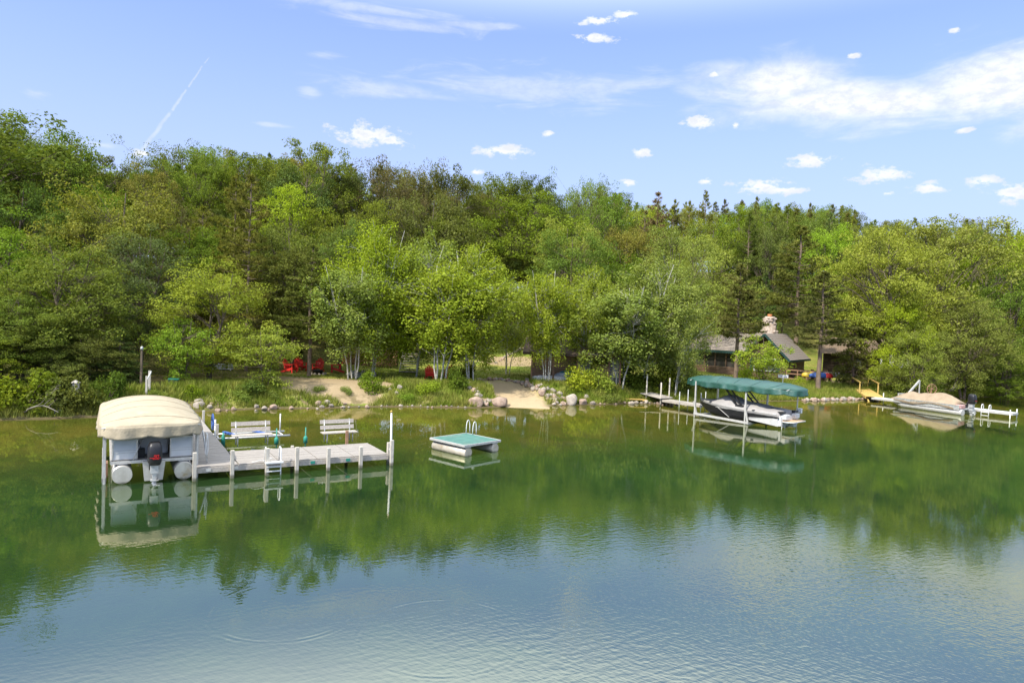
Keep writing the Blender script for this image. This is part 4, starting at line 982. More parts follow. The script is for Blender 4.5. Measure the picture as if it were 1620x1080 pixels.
mb.loft([[(x_, y_, z_) for x_, y_ in pts] for z_ in (.30, .36)]); mb.build('swim_platform', HULLW, sp)
mb = MB(); mb.loft([[(x_*.94, y_*.99-.02, z_) for x_, y_ in pts] for z_ in (.362, .372)]); mb.build('platform_pad', TEAK, sp)
mb = MB()
for s_ in (-1.0, -.62): mb.box((s_, -3.15, .14), (.04, .04, .5))
for z_ in (.02, .16): mb.box((-.81, -3.15, z_), (.4, .05, .03))
mb.build('boarding_step', ALU, sp)
mb = MB(); mb.box((.1, -3.3, .12), (.34, .3, .3)); mb.build('drive_unit', HULLW, sp, bevel=.05)
# cover: humps
cv = MB(); nu = 15; secC = []
for y_, (w, zg) in zip(ys, gun):
    t_ = (y_+2.9)/HB
    hgt_ = .10 + .50*math.exp(-((t_-.62)/.13)**2) + .26*math.exp(-((t_-.32)/.2)**2) + .10*math.exp(-((t_-.05)/.08)**2)
    hgt_ *= min(1, (1-t_)*6+.05)
    row = []
    for k in range(nu):
        a = -1+2*k/(nu-1); zz = zg + hgt_*(1-abs(a)**2.4)
        if k in (0, nu-1): zz = zg-.17
        if k in (1, nu-2): zz = zg+.03
        row.append((a*(w+.035) if k in (0, nu-1) else a*(w+.035)*(1.14 if k in (1, nu-2) else 1.0), y_, zz + .012*math.sin(9*y_+5*a)))
    secC.append(row)
secC.insert(0, [(x_, -3.02, z_-.28 if 0 < k < nu-1 else z_) for k, (x_, y_, z_) in enumerate(secC[0])])
cv.loft(secC, closed=False, caps=False); cv.build('boat_cover', GREYC, sp, solid=.012)
vents = MB()
for (x_, y_) in ((-.9, 2.0), (-1.02, -.9), (-1.0, -1.4), (-.55, -1.0), (-.3, -2.2), (.3, .3)):
    j = int(np.argmin(abs(ys-y_)))+1; k_ = min(nu-2, max(1, int(round((x_/(gun[j-1][0]+.035)+1)/2*(nu-1))))); p_ = secC[j][k_]
    vents.ball((p_[0], p_[1], p_[2]+.01), (.22, .22, .07), 1)
vents.build('cover_vent', BLKM, sp)
for sgn in (-1, 1):
    mb = MB(); mb.bar((sgn*1.08, -.15, .98), (sgn*.95, .95, 2.15), .07, .10); mb.bar((sgn*1.08, -.5, .98), (sgn*.95, .55, 2.15), .07, .08)
    for q in (.3, .6): mb.bar((sgn*1.04, -.15+1.1*q, .98+1.17*q), (sgn*1.04, -.5+1.05*q, .98+1.17*q), .04, .04)
    mb.box((sgn*1.08, -.33, .98), (.12, .55, .12)); mb.build('tower_leg', BLKM, sp)
mb = MB(); mb.bar((-.95, .95, 2.15), (.95, .95, 2.15), .1, .07); mb.bar((-.95, .55, 2.15), (.95, .55, 2.15), .1, .05); mb.build('tower_crossbar', BLKM, sp)
# small dock behind it reaching the bank
q0 = np.array(onz(1054, 631, .45)); q1 = np.array(onz(1118, 640, .45)); dv = q1-q0; L_ = np.linalg.norm(dv); an = math.atan2(dv[1], dv[0])
sdk = thing('small_dock', 'narrow weathered wooden dock from the bank to the green canopy lift', 'dock', (q0[0], q0[1], 0), an)
deck('deck_boards', 0, L_, -.5, .5, 'v', .42, WEATHX, sdk)
mb = MB(); mb.box((L_/2, -.52, .34), (L_, .04, .14)); mb.box((L_/2, .52, .34), (L_, .04, .14)); mb.build('side_board', WEATHX, sdk)
mb = MB(); mb.box((-.9, 0, .62), (1.9, 1.5, .06), R=np.array(Matrix.Rotation(.10, 3, 'Y'))); mb.build('landing', WEATHX, sdk)
for (u, v, h_) in ((-1.4, -.6, 2.2), (-.1, -.55, 1.7), (-.2, .6, 2.0), (1.6, -.58, 1.2), (1.5, .6, 1.3), (3.0, .6, 1.3), (L_-.1, -.58, 1.3)):
    if u > L_: continue
    mb = MB(); mb.tube([(u, v, -.8), (u, v, h_)], .03 if h_ < 1.5 else .05, 8); mb.build('post', POSTM if h_ > 1.5 else ALUD, sdk)
# ------------------------------------------------------------------ RIGHT DOCK, GANGWAY, PONTOON WITH COVER
w0 = np.array(onz(1384, 628, .4)); w1 = np.array(onz(1606, 653, .4)); dv = w1-w0; an = math.atan2(dv[1], dv[0]); WL = np.linalg.norm(dv)
wd = thing('white_dock', 'long narrow white dock behind the tan covered pontoon boat, with a ladder at its end', 'dock', (w0[0], w0[1], 0), an)
for k in range(4): deck('deck_section', WL*k/4+.01, WL*(k+1)/4-.01, -.6, .6, 'v', .4, WHITE, wd, .2)
mb = MB(); mb.box((WL/2, -.62, .32), (WL, .03, .15)); mb.box((WL/2, .62, .32), (WL, .03, .15)); mb.box((WL+.015, 0, .32), (.03, 1.2, .15)); mb.build('side_frame', ALU, wd)
for (u, v, h_, r_) in ((WL-2.6, -.72, .95, .08), (WL-.1, -.72, .65, .035), (WL-.1, .7, .65, .035), (.4, .72, .8, .035)):
    mb = MB(); mb.tube([(u, v, -1), (u, v, h_)], r_, 10); mb.build('post', WHITE, wd)
mb = MB()
for s_ in (-.25, .25):
    uu = WL-1.75+s_; mb.tube([(uu, -.3, .4), (uu, -.3, .72), (uu, -.4, .84), (uu, -.6, .84), (uu, -.7, .72), (uu, -.72, -.6)], .028, 8)
for z_ in (.02, .25): mb.box((WL-1.75, -.72, z_), (.5, .08, .03))
mb.build('swim_ladder', WHITE, wd)
g0 = np.array(ground(1347, 606)); gt = np.array([w0[0], w0[1], .45]); dv = gt-g0; an = math.atan2(dv[1], dv[0]); GL = math.hypot(dv[0], dv[1]); gz = g0[2]+.12; sl = -math.atan2(gz-.45, GL)
gw = thing('gangway', 'yellow timber gangway with handrails sloping from the bank to the white dock', 'gangway', (g0[0], g0[1], gz), an); gw.rotation_euler = (0, -sl, an)
deck('walking_deck', 0, GL, -.72, .72, 'v', .0, YELW, gw)
mb = MB(); mb.box((GL/2, -.72, -.12), (GL, .06, .20)); mb.box((GL/2, .72, -.12), (GL, .06, .20)); mb.build('stringer', YELW, gw)
for s_ in (-.76, .76):
    mb = MB(); mb.bar((-.2, s_, .92), (GL*.78, s_, .92), .05, .10); mb.build('handrail', YELW, gw)
    for u in (.15, GL*.36, GL*.76):
        mb = MB(); mb.box((u, s_, .42), (.09, .09, 1.0)); mb.build('rail_post', YELW, gw)
mb = MB()
for s_ in (-.5, .4): mb.bar((GL*.9, s_, -.1), (GL*1.08, s_, -.65), .1, .1); 
mb.bar((GL*1.08, -.6, -.5), (GL*1.08, .5, -.5), .1, .1); mb.build('foot_brace', YELW, gw)
t = thing('tarp_pile', 'black tarp folded in a peaked heap on the yellow gangway', 'tarp', (g0[0]+dv[0]*.30, g0[1]+dv[1]*.30, g0[2]+dv[2]*.30+.15), an)
mb = MB(); mb.add([(-.7, -.4, 0), (.5, -.45, 0), (.7, .3, 0), (-.6, .35, 0), (.15, -.1, .62), (.35, .1, .5), (-.2, -.1, .3)], [(0,1,4,6),(1,5,4),(1,2,5),(2,3,5),(3,6,4,5),(3,0,6),(0,3,2,1)]); mb.build('tarp', pm('black_tarp', (.025, .027, .03), None, 4, .5), t)
# lift frame with wheel at bow
x, y = onz(1424, 640); t = thing('boat_lift', 'small silver lift frame with rusty crank wheel at the bow of the tan covered boat', 'boat lift', (x, y, 0), 0.05)
mb = MB(); mb.bar((-.2, 0, -.5), (-.2, 0, 1.0), .07); mb.bar((2.0, .6, -.3), (2.0, .6, 2.1), .08); mb.bar((.6, .2, .75), (2.0, .6, 2.1), .12); mb.bar((-.2, 0, .95), (1.7, .5, .95), .07); mb.bar((.8, .2, .3), (.8, .2, .95), .06); mb.build('frame', ALU, t)
mb = MB(); cx_, cz_ = 3.4, 1.35; mb.tube([(cx_+.42*math.cos(a), 1.0, cz_+.42*math.sin(a)) for a in np.linspace(0, 2*PI, 25)], .03, 6)
for k in range(4):
    a = PI*k/4; mb.tube([(cx_-.42*math.cos(a), 1.0, cz_-.42*math.sin(a)), (cx_+.42*math.cos(a), 1.0, cz_+.42*math.sin(a))], .016, 5)
mb.tube([(cx_, 1.05, cz_), (cx_-.1, 1.05, .2)], .04, 6); mb.build('crank_wheel', pm('rusty_steel', (.36, .2, .12), None, 5, .8), t)
# pontoon with tan cover
bs = np.array(onz(1532, 656.5)); ban = math.atan2(*(np.array(onz(1424, 641))-bs)[::-1]) - PI/2
b2 = thing('pontoon_boat', 'low pontoon boat draped in a brown tan cover at the white dock', 'boat', (bs[0], bs[1], 0), ban+.05)
BL = 5.6
for sx in (-1, 1):
    mb = MB(); mb.tube([(sx*.72, 0, .2), (sx*.72, .02, .2), (sx*.72, BL-.8, .2), (sx*.72, BL, .32)], [.24, .25, .25, .05], 18); mb.build('pontoon', ALU, b2)
for sx in (-1, 1):
    mb = MB(); mb.box((sx*.98, BL/2, .55), (.03, BL-.3, .36)); fp = mb.build('side_panel', ALUD, b2)
    mb = MB()
    for y_ in np.arange(.2, BL, .85): mb.box((sx*1.0, y_, .55), (.03, .04, .38))
    mb.box((sx*1.0, BL/2, .74), (.04, BL-.3, .04)); mb.box((sx*1.0, BL/2, .40), (.04, BL-.3, .05)); mb.build('panel_rib', ALU, fp)
mb = MB(); mb.box((0, BL/2, .42), (1.9, BL-.2, .06)); mb.build('deck', ALUD, b2)
mb = MB(); mb.box((-.45, .38, .62), (.7, .4, .3)); mb.build('stern_seat', pm('faded_red_vinyl', (.50, .20, .18), (.62, .5, .46), 5, .7), b2, bevel=.05)
mb = MB(); rows = []
for y_ in np.linspace(.55, BL+.1, 30):
    t_ = (y_-.75)/(BL-.65); hh = np.interp(t_, [-.05, 0, .22, .3, .5, .62, .80, .95, 1.0], [.10, .42, .86, .80, .66, .60, .66, .30, .10]); wv = 1.06
    row = []
    for k in range(17):
        a = -1+2*k/16; e = abs(a)
        z_ = .66 + hh*(1-e**1.25)
        if k in (0, 16): z_ = .50 - .12*math.sin(1.7*y_+1)
        row.append((a*wv*(1 if e < 1 else .99)+.02*math.sin(7*y_+9*a), y_, z_ + .03*math.sin(6*y_+4*a)*(1-e)))
    rows.append(row)
rows.append([(x_*.75, BL+.25, .62) for x_, _, z_ in rows[-1]])
mb.loft(rows, closed=False, caps=False); mb.build('boat_cover', TAN2, b2, solid=.015)
e2 = thing('outboard_motor', 'black and dark red tilted outboard motor on the stern of the tan covered pontoon', 'outboard motor', (0, 0, 0)); 
outboard(e2, BLACK, z0=.9, y0=.1); M_ = Matrix.Translation((bs[0], bs[1], 0)) @ Matrix.Rotation(ban+.05, 4, 'Z')
for c in list(e2.children): c.parent = b2; c.name = c.name
bpy.data.objects.remove(e2)
# ------------------------------------------------------------------ CABIN
x, y, z = ground(1242, 602); CZ = zt(x, y)
cab = thing('log_cabin', 'brown log cabin with green trim and a stone chimney behind the green boat canopy', 'cabin', (x, y, CZ-.05), RD(-38))
def logwall(mb, p0, p1, z0, z1, r=.10):
    p0 = np.array(p0); p1 = np.array(p1); n = int((z1-z0)/(2*r*.9)); 
    for k in range(n+1):
        z_ = z0 + r + k*(z1-z0-2*r)/n; mb.tube([(p0[0], p0[1], z_), (p1[0], p1[1], z_)], r, 8)
WW, MW, DP = 4.2, 6.2, 6.5; ZE = 2.6; ZR = 4.7
mb = MB(); logwall(mb, (-WW, 0), (0, 0), 0, ZE); logwall(mb, (0, 0), (0, DP), 0, ZE); logwall(mb, (-WW, 0), (-WW, 1.3), 0, ZE); logwall(mb, (-WW-MW, 1.2), (-WW, 1.2), 0, .95); logwall(mb, (-WW-MW, 1.2), (-WW-MW, DP), 0, ZE)
for k in range(10):
    zz = ZE + k*.19; f = 1-(zz-ZE)/(ZR-ZE); mb.tube([(-WW/2-WW/2*f, 0, zz+.1), (-WW/2+WW/2*f, 0, zz+.1)], .10, 8)
mb.build('log_wall', LOGW, cab)
mb = MB(); mb.box((-WW-MW/2, 1.35, 1.7), (MW, .05, 1.5)); mb.build('porch_screen', SCREEN, cab)
mb = MB()
for u in np.linspace(-WW-MW, -WW-.1, 6): mb.box((u, 1.22, 1.75), (.13, .13, 1.7))
mb.box((-WW-MW/2, 1.22, 2.55), (MW, .14, .16)); mb.build('porch_post', LOGW, cab)
wn = MB(); wn.box((-WW/2, -.10, 1.55), (2.1, .06, 1.25)); w_ = wn.build('window', GLASS, cab)
mb = MB()
for s_ in (-1.07, 0, 1.07): mb.box((-WW/2+s_, -.14, 1.55), (.07, .06, 1.35))
for z_ in (.9, 1.55, 2.2): mb.box((-WW/2, -.143, z_), (2.2, .055, .07 if z_ != 1.55 else .04))
mb.build('window_frame', WHITE, w_)
for s_ in (-1.33, 1.33):
    mb = MB(); mb.box((-WW/2+s_, -.13, 1.55), (.4, .06, 1.35)); mb.build('shutter', DKGRN, cab)
def slab(mb, a, b_, c, d, th=.14):
    a, b_, c, d = [np.array(q, float) for q in (a, b_, c, d)]; n = np.cross(b_-a, d-a); n /= np.linalg.norm(n)
    if n[2] < 0: n = -n
    V = [a, b_, c, d, a-n*th, b_-n*th, c-n*th, d-n*th]; mb.add(V, [(0,1,2,3),(7,6,5,4),(0,4,5,1),(1,5,6,2),(2,6,7,3),(3,7,4,0)])
def courses(mb, e0, e1, r0, r1, n=14, th=.03):
    """overlapping shingle rows from the eave (e0,e1) to the ridge (r0,r1)"""
    e0, e1, r0, r1 = [np.array(q, float) for q in (e0, e1, r0, r1)]
    for k in range(n):
        a = e0+(r0-e0)*k/n; b_ = e1+(r1-e1)*k/n; c = e1+(r1-e1)*(k+1)/n; d = e0+(r0-e0)*(k+1)/n
        slab(mb, a+[0, 0, th], b_+[0, 0, th], c, d, .05)
ov = .55; ex = ov*(ZR-ZE)/(WW/2)
rf = MB()
courses(rf, (ov, -.7, ZE+.12-ex), (ov, DP+.4, ZE+.12-ex), (-WW/2, -.7, ZR+.12), (-WW/2, DP+.4, ZR+.12)); courses(rf, (-WW-ov, -.7, ZE+.12-ex), (-WW-ov, DP+.4, ZE+.12-ex), (-WW/2, -.7, ZR+.12), (-WW/2, DP+.4, ZR+.12))
courses(rf, (-WW-MW-.5, .5, ZE+.14), (-WW+.4, .5, ZE+.14), (-WW-MW-.5, DP/2+.6, ZR+.16), (-WW/2, DP/2+.6, ZR+.16)); courses(rf, (-WW-MW-.5, DP+.7, ZE+.14), (-WW+.4, DP+.7, ZE+.14), (-WW-MW-.5, DP/2+.6, ZR+.16), (-WW/2, DP/2+.6, ZR+.16))
roof = rf.build('roof', SHING, cab)
mb = MB(); mb.box((-WW-MW/2-.1, .47, ZE+.02), (MW+.8, .05, .2)); mb.bar((ov+.02, -.72, ZE-ex+.02), (-WW/2, -.72, ZR+.02), .05, .22); mb.bar((-WW-ov-.02, -.72, ZE-ex+.02), (-WW/2, -.72, ZR+.02), .05, .22); mb.box((ov+.02, DP/2, ZE-ex+.02), (.05, DP+1.1, .2))
for k in range(26): mb.tube([(-WW-MW-.5+.26*k, .44, ZE-.07), (-WW-MW-.5+.26*k, .48, ZE-.07)], .10, 8)
mb.build('eave_trim', DKGRN, cab)
mb = MB(); cx_, cy_ = -3.1, 3.9; secs = []
for z_, w in ((ZR-1, .85), (ZR+.35, .85), (ZR+.8, .62), (ZR+1.7, .60), (ZR+1.95, .5)):
    secs.append([(cx_+w*math.cos(a)*(1+.07*math.sin(5*a+z_*4)), cy_+w*.8*math.sin(a)*(1+.06*math.sin(3*a+z_*7)), z_) for a in np.linspace(0, 2*PI, 17)[:-1]])
mb.loft(secs)
rg = np.random.RandomState(4)
for k in range(70):
    a = rg.uniform(0, 2*PI); z_ = rg.uniform(ZR-.6, ZR+1.8); w = .86 if z_ < ZR+.4 else .64; mb.rock((cx_+w*math.cos(a), cy_+w*.8*math.sin(a), z_), (.34, .34, .26), k, 1)
ch = mb.build('chimney', MORT, roof)
mb = MB(); mb.tube([(cx_, cy_, ZR+1.9), (cx_, cy_, ZR+2.2)], .24, 12); mb.build('flue', BRICK, ch); 
# side deck
mb = MB(); mb.box((1.7, 1.6, .30), (3.2, 3.4, .08)); mb.build('side_deck', BROWNP, cab)
mb = MB()
for u in (.15, 1.2, 2.2, 3.25): mb.box((u, -.05, .70), (.10, .10, 1.0))
for v in (1.1, 2.2, 3.2): mb.box((3.25, v, .70), (.10, .10, 1.0))
for z_ in (1.2, .82, .30): mb.box((1.7, -.05, z_), (3.2, .06, .11)); mb.box((3.25, 1.6, z_+.003), (.06, 3.3, .11))
mb.build('deck_railing', BROWNP, cab)
# things on the deck
def wpos(o, p): 
    v = Matrix.Translation(o.location) @ Matrix.Rotation(o.rotation_euler.z, 4, 'Z') @ Vector(p); return (v.x, v.y, v.z)
t = thing('patio_table', 'dark round patio table on the cabin deck behind the railing', 'table', wpos(cab, (1.5, 1.3, .34)), .3)
mb = MB(); mb.tube([(0, 0, .70), (0, 0, .74)], .65, 20); mb.build('table_top', BLKM, t); mb = MB(); mb.tube([(0, 0, 0), (0, 0, .7)], .05, 8); mb.tube([(0, 0, 0), (0, 0, .05)], .3, 12); mb.build('pedestal', BLKM, t)
for k, (p, a, lab) in enumerate((((.7, 1.3, .34), 1.2, 'dark patio chair on the cabin deck, left of the table'), ((2.4, 1.6, .34), -1.4, 'dark patio chair on the cabin deck, right of the table'))):
    t = thing('patio_chair', lab, 'chair', wpos(cab, p), a); mb = MB(); mb.box((0, 0, .42), (.5, .5, .05)); mb.build('seat', BLKM, t); mb = MB(); mb.box((0, -.25, .72), (.5, .04, .5)); mb.build('backrest', BLKM, t)
    for sx in (-.22, .22):
        for sy in (-.22, .22):
            mb = MB(); mb.box((sx, sy, .2), (.04, .04, .4)); mb.build('leg', BLKM, t)
# second cabin, mostly behind the conifer
x, y, z = atD(1345, 580, 84); t = thing('dark_cabin', 'dark log outbuilding with a grey roof half hidden behind the conifer', 'cabin', (x, y, zt(x, y)), RD(-30))
mb = MB(); logwall(mb, (-3, 0), (3, 0), 0, 2.5, .12); logwall(mb, (3, 0), (3, 5), 0, 2.5, .12); logwall(mb, (-3, 0), (-3, 5), 0, 2.5, .12); mb.build('log_wall', DKLOG, t)
mb = MB(); courses(mb, (-3.7, -.8, 2.4), (3.7, -.8, 2.4), (-3.7, 2.5, 4.4), (3.7, 2.5, 4.4)); courses(mb, (-3.7, 5.8, 2.4), (3.7, 5.8, 2.4), (-3.7, 2.5, 4.4), (3.7, 2.5, 4.4)); mb.build('roof', BRSH, t)
mb = MB(); mb.box((.8, -.14, 1.4), (.9, .05, 1.0)); mb.build('window', GLASS, t)
x, y, z = atD(1409, 572, 96); t = thing('white_garage', 'sliver of a white garage seen between the trunks right of the dark cabin', 'garage', (x, y, zt(x, y)), RD(-20))
mb = MB()
for k in range(14): mb.box((0, 0, .1+.2*k), (4, 5, .19), taper=.995)
mb.build('siding_wall', WHITE, t); mb = MB(); mb.add([(-2.3, -2.9, 2.8), (2.3, -2.9, 2.8), (0, -2.9, 4), (-2.3, 2.9, 2.8), (2.3, 2.9, 2.8), (0, 2.9, 4)], [(0,1,2),(5,4,3),(1,4,5,2),(0,2,5,3),(0,3,4,1)]); mb.build('roof', SHING, t)
# ------------------------------------------------------------------ STORAGE SHED
x, y, z = ground(968, 610); sh_ = thing('storage_shed', 'brown wooden storage shed with lattice panels behind the birches', 'shed', (x, y, z), RD(-6))
SW = 6.4
mb = MB()
for k in range(16): mb.box((-SW/2, 1.4, .08+.16*k), (SW, .05, .15))
for k in range(16): mb.box((0, 3.1, .08+.16*k), (.05, 3.3, .15)); mb.box((-SW, 3.1, .08+.16*k), (.05, 3.3, .15))
for k in range(8): mb.box((-.95, .0, .1+.2*k), (1.3, .05, .19))
mb.build('board_wall', BROWNP, sh_)
def lattice(u0, u1, y_):
    mb = MB()
    for z_ in np.arange(.1, 2.2, .13): mb.box(((u0+u1)/2, y_, z_), (u1-u0, .02, .07))
    for u in np.arange(u0, u1+.01, .3): mb.box((u, y_-.025, 1.15), (.06, .025, 2.25))
    return mb.build('lattice_panel', LATT, sh_)
lattice(-2.7, -1.7, 0.02); lattice(-.28, .55, 0.02)
mb = MB()
for u in (-2.75, -.3, .58, -4.6, -6.3): mb.box((u, -.03, 1.2), (.12, .12, 2.4))
mb.build('corner_post', BROWNP, sh_)
mb = MB(); courses(mb, (-SW-.6, -.7, 2.35), (.9, -.7, 2.35), (-SW-.6, 2.4, 3.5), (.9, 2.4, 3.5), 12); courses(mb, (-SW-.6, 5.2, 2.4), (.9, 5.2, 2.4), (-SW-.6, 2.4, 3.5), (.9, 2.4, 3.5), 8); mb.build('roof', BRSH, sh_)
mb = MB(); mb.box((-SW/2+.15, -.74, 2.27), (SW+1.5, .05, .18)); mb.build('fascia', DKLOG, sh_)
# watercraft under tarp and canoe by the shed
def canoe(mb, L, W_, H, flip=True, n=15):
    secs = []
    for t_ in np.linspace(-1, 1, n):
        w = W_/2*(1-abs(t_)**2.2)+.012; up_ = H*.25*abs(t_)**3; secs.append([(L/2*t_, w*math.cos(a), (H*math.sin(a)*(.55+.45*(1-abs(t_)**3)) + (0 if flip else 0))) for a in np.linspace(0, PI, 11)])
    mb.loft(secs, closed=True, caps=True)
x, y, z = ground(880, 603)
t = thing('kayak', 'overturned white kayak beside the brown shed under the birches', 'kayak', (x-.4, y-.3, z+.05), -.25); mb = MB(); canoe(mb, 3.4, .8, .42); mb.build('hull', HULLW, t)
t = thing('covered_jet_ski', 'watercraft wrapped in a silver and teal tarp beside the brown shed', 'watercraft', (x+1.1, y+.35, z), -.3); mb = MB(); mb.ball((0, 0, .35), (2.6, 1.0, .9)); mb.ball((.5, 0, .6), (1.1, .6, .6)); mb.build('cover', TARP, t); mb = MB(); mb.ball((-.2, 0, .55), (1.5, .7, .62)); mb.build('teal_flap', pm('teal_tarp', (.08, .32, .38), None, 3, .6), t)
t = thing('blue_tarp_bundle', 'dark blue tarp bundle right of the silver covered watercraft', 'tarp', (x+2.6, y+.6, z), .2); mb = MB(); mb.rock((0, 0, .35), (1.5, .9, .8), 5, 2); mb.build('tarp', pm('blue_tarp', (.04, .10, .30), (.3, .35, .45), 5, .6), t)
# kayaks by the cabin
x, y, z = ground(1310, 598)
for (dx, dy, L, rz_, m_, lab) in ((1280, 589, 1.5, -.05, YELM, 'yellow kayak at the left end of the row by the cabin deck'), (1296, 590, 2.0, -.1, BLUEM, 'blue overturned kayak between the yellow one and the thick pine trunk'), (1308, 590, 1.2, -.15, REDM, 'red kayak lying beside the thick pine trunk'), (1316, 588, 4.4, -.25, GREYK, 'grey overturned canoe with a pointed end right of the kayaks')):
    t = thing('kayak' if L < 4 else 'canoe', lab, 'kayak' if L < 4 else 'canoe', (*atD(dx, 600, 68+(590-dy)*.5)[:2], zt(x, y)+.55), rz_); mb = MB(); canoe(mb, L, .85, .5); mb.build('hull', m_, t)
    mb = MB(); mb.box((-L*.25, 0, -.30), (.1, .9, .55)); mb.box((L*.25, 0, -.30), (.1, .9, .55)); mb.build('support_block', BROWNP, t)
# sign
x, y, z = ground(1240, 622); x, y, z2 = atD(1239, 595, 60.5); zb = zt(x, y)
t = thing('shore_sign', 'small white rectangular sign on a thin post in front of the log cabin', 'sign', (x, y, zb), RD(-14)); zs = z2-zb
mb = MB(); mb.box((0, 0, zs), (.85, .04, .27)); p_ = mb.build('panel', SIGNW, t); mb = MB(); mb.box((0, .03, zs/2), (.07, .05, zs)); mb.build('post', WHITE, t)
mb = MB()
rg = np.random.RandomState(2); u = -.32
while u < .3: w = rg.uniform(.03, .055); mb.box((u+w/2, -.024, zs+rg.uniform(-.01, .01)), (w, .006, rg.uniform(.05, .09))); u += w+.02
mb.build('lettering', BLUINK, p_)
# ------------------------------------------------------------------ ADIRONDACK CHAIRS
def chair(px, py, rz_, lab, z0=None):
    x, y, z = ground(px, py); t = thing('adirondack_chair', lab, 'chair', (x, y, z-.02), rz_, 'red adirondack chairs'); CH.append(t); return t
CH = []
def build_chair(t):
    # faces -y
    mb = MB()
    for k in range(6): mb.box((0, -.32+.10*k, .36-.025*k), (.54, .088, .022), R=np.array(Matrix.Rotation(-.2, 3, 'X')))
    mb.build('seat', REDM, t)
    mb = MB()
    for k in range(5):
        u = -.24+.12*k; hh = .78-.10*abs(k-2)**1.3; mb.bar((u*.85, .20, .26), (u*1.15, .20+.42*hh, .26+hh), .104, .022, up=(0, 1, 0))
    mb.box((0, .30, .46), (.52, .03, .07)); mb.box((0, .42, .74), (.56, .03, .07)); mb.build('backrest', REDM, t)
    for s_ in (-1, 1):
        mb = MB(); mb.box((s_*.34, -.05, .58), (.14, .74, .025)); mb.build('arm', REDM, t)
        mb = MB(); mb.box((s_*.31, -.33, .29), (.03, .10, .58)); mb.build('front_leg', REDM, t)
        mb = MB(); mb.bar((s_*.28, -.36, .34), (s_*.28, .58, .03), .03, .13); mb.build('rear_leg', REDM, t)
        mb = MB(); mb.box((s_*.31, .26, .42), (.03, .07, .32)); mb.build('arm_support', REDM, t)
first = None
for (px, py, rz_, lab) in ((459, 589, PI*.42, 'red adirondack chair seen from the side, furthest left by the fire pit'), (475, 586, PI*.22, 'red adirondack chair turned to the right, second from the left by the fire pit'), (503, 588, -.05, 'red adirondack chair facing the lake right behind the fire pit and pine trunk'), (532, 589, -PI*.40, 'red adirondack chair facing left beside the grey boulder'), (681, 599, PI-.15, 'red adirondack chair under the white birch stems, turned from the lake'), (711, 598, PI+.3, 'red adirondack chair half hidden by leaves, furthest right')):
    x, y, z = ground(px, py)
    if first is None:
        first = thing('adirondack_chair', lab, 'chair', (x, y, z), rz_, 'red adirondack chairs', 1.05); build_chair(first)
    else:
        c = copy_tree(first); c.location = (x, y, z); c.rotation_euler = (0, 0, rz_); c['label'] = lab
x, y, z = ground(502, 592)
t = thing('fire_pit', 'dark fire bowl ringed with pale stones between the red chairs', 'fire pit', (x, y, z)); mb = MB()
for k in range(12): mb.rock((.6*math.cos(k*PI/6), .6*math.sin(k*PI/6), .06), (.28, .26, .2), k+50, 1)
mb.build('stone_ring', ROCKM, t); mb = MB(); mb.tube([(0, 0, .02), (0, 0, .3), (0, 0, .34)], [.30, .42, .44], 16, caps=False); mb.tube([(0, 0, .02), (0, 0, .03)], .30, 16); mb.build('fire_bowl', BLKM, t, solid=.02)
# stump lamp thing: grey rounded log slab on a post
x, y, z = ground(538, 584); xx, yy, zz = atD(535, 553, y)
t = thing('post_with_log_cap', 'grey rounded log slab resting on a dark post left of the firewood', 'post', (x, y, z)); hz_ = zz-z
mb = MB(); mb.tube([(0, 0, -.1), (0, 0, hz_)], .13, 10); mb.build('post', BARK, t); mb = MB(); mb.rock((-.3, 0, hz_), (1.0, .5, .5), 71, 2, rough=.05); mb.build('log_cap', GREYR, t)
# firewood stack
x, y, z = ground(578, 583); t = thing('firewood_stack', 'long stack of split firewood with orange cut ends behind the lawn', 'firewood', (x, y+1.5, zt(x, y+1.5)), RD(-4))
rg = np.random.RandomState(9); mb = MB()
for r_ in range(8):
    for k in range(24): 
        rad = rg.uniform(.075, .11); mb.tube([(-2.3+.2*k+(.1 if r_ % 2 else 0)+rg.normal()*.015, -.2+rg.uniform(-.04, .04), .1+.175*r_), (-2.3+.2*k+(.1 if r_ % 2 else 0), .25, .1+.175*r_)], rad, 7)
mb.build('split_logs', CUTW, t)
for s_ in (-2.45, 2.5):
    mb = MB(); mb.box((s_, 0, .75), (.1, .1, 1.5)); mb.build('end_post', BARK, t)
# wooden steps
x, y, z = ground(646, 590); t = thing('wooden_steps', 'weathered grey wooden steps climbing from the lawn behind the white birches', 'steps', (x, y, z), RD(4))
for k in range(8):
    mb = MB(); mb.box((0, .35*k, .12+.19*k), (1.45, .30, .05)); mb.build('tread', WEATHX, t)
for s_ in (-.74, .74):
    mb = MB(); mb.bar((s_, -.1, .02), (s_, 2.6, 1.42), .05, .24); mb.build('stringer', WEATHX, t)
mb = MB(); mb.box((.72, 1.8, 1.6), (.12, .12, 1.8)); mb.build('newel_post', YELW, t)
# white planter bench
x, y, z = ground(352, 585); t = thing('white_planter', 'low white planter with reddish flowers on the lawn by the bright tree', 'planter', (x, y, z), .05)
mb = MB()
for k in range(3): mb.box((0, 0, .12+.14*k), (1.4, .45, .12))
for s_ in (-.66, .66): mb.box((s_, -.24, .24), (.08, .05, .48))
mb.build('box', WHITE, t)
rg = np.random.RandomState(3); C_ = np.stack([rg.uniform(-.6, .1, 260), rg.uniform(-.2, .2, 260), rg.uniform(.42, .85, 260)], 1)
LM['flower'] = leafmat('red_brown_flowers', (.28, .06, .05), (.10, .13, .02)); o = bpy.data.objects.new('flowers', leafmesh('flowers', C_, rg.normal(size=(260, 3)), .12, rg, LM['flower'])); COL.objects.link(o); o.parent = t
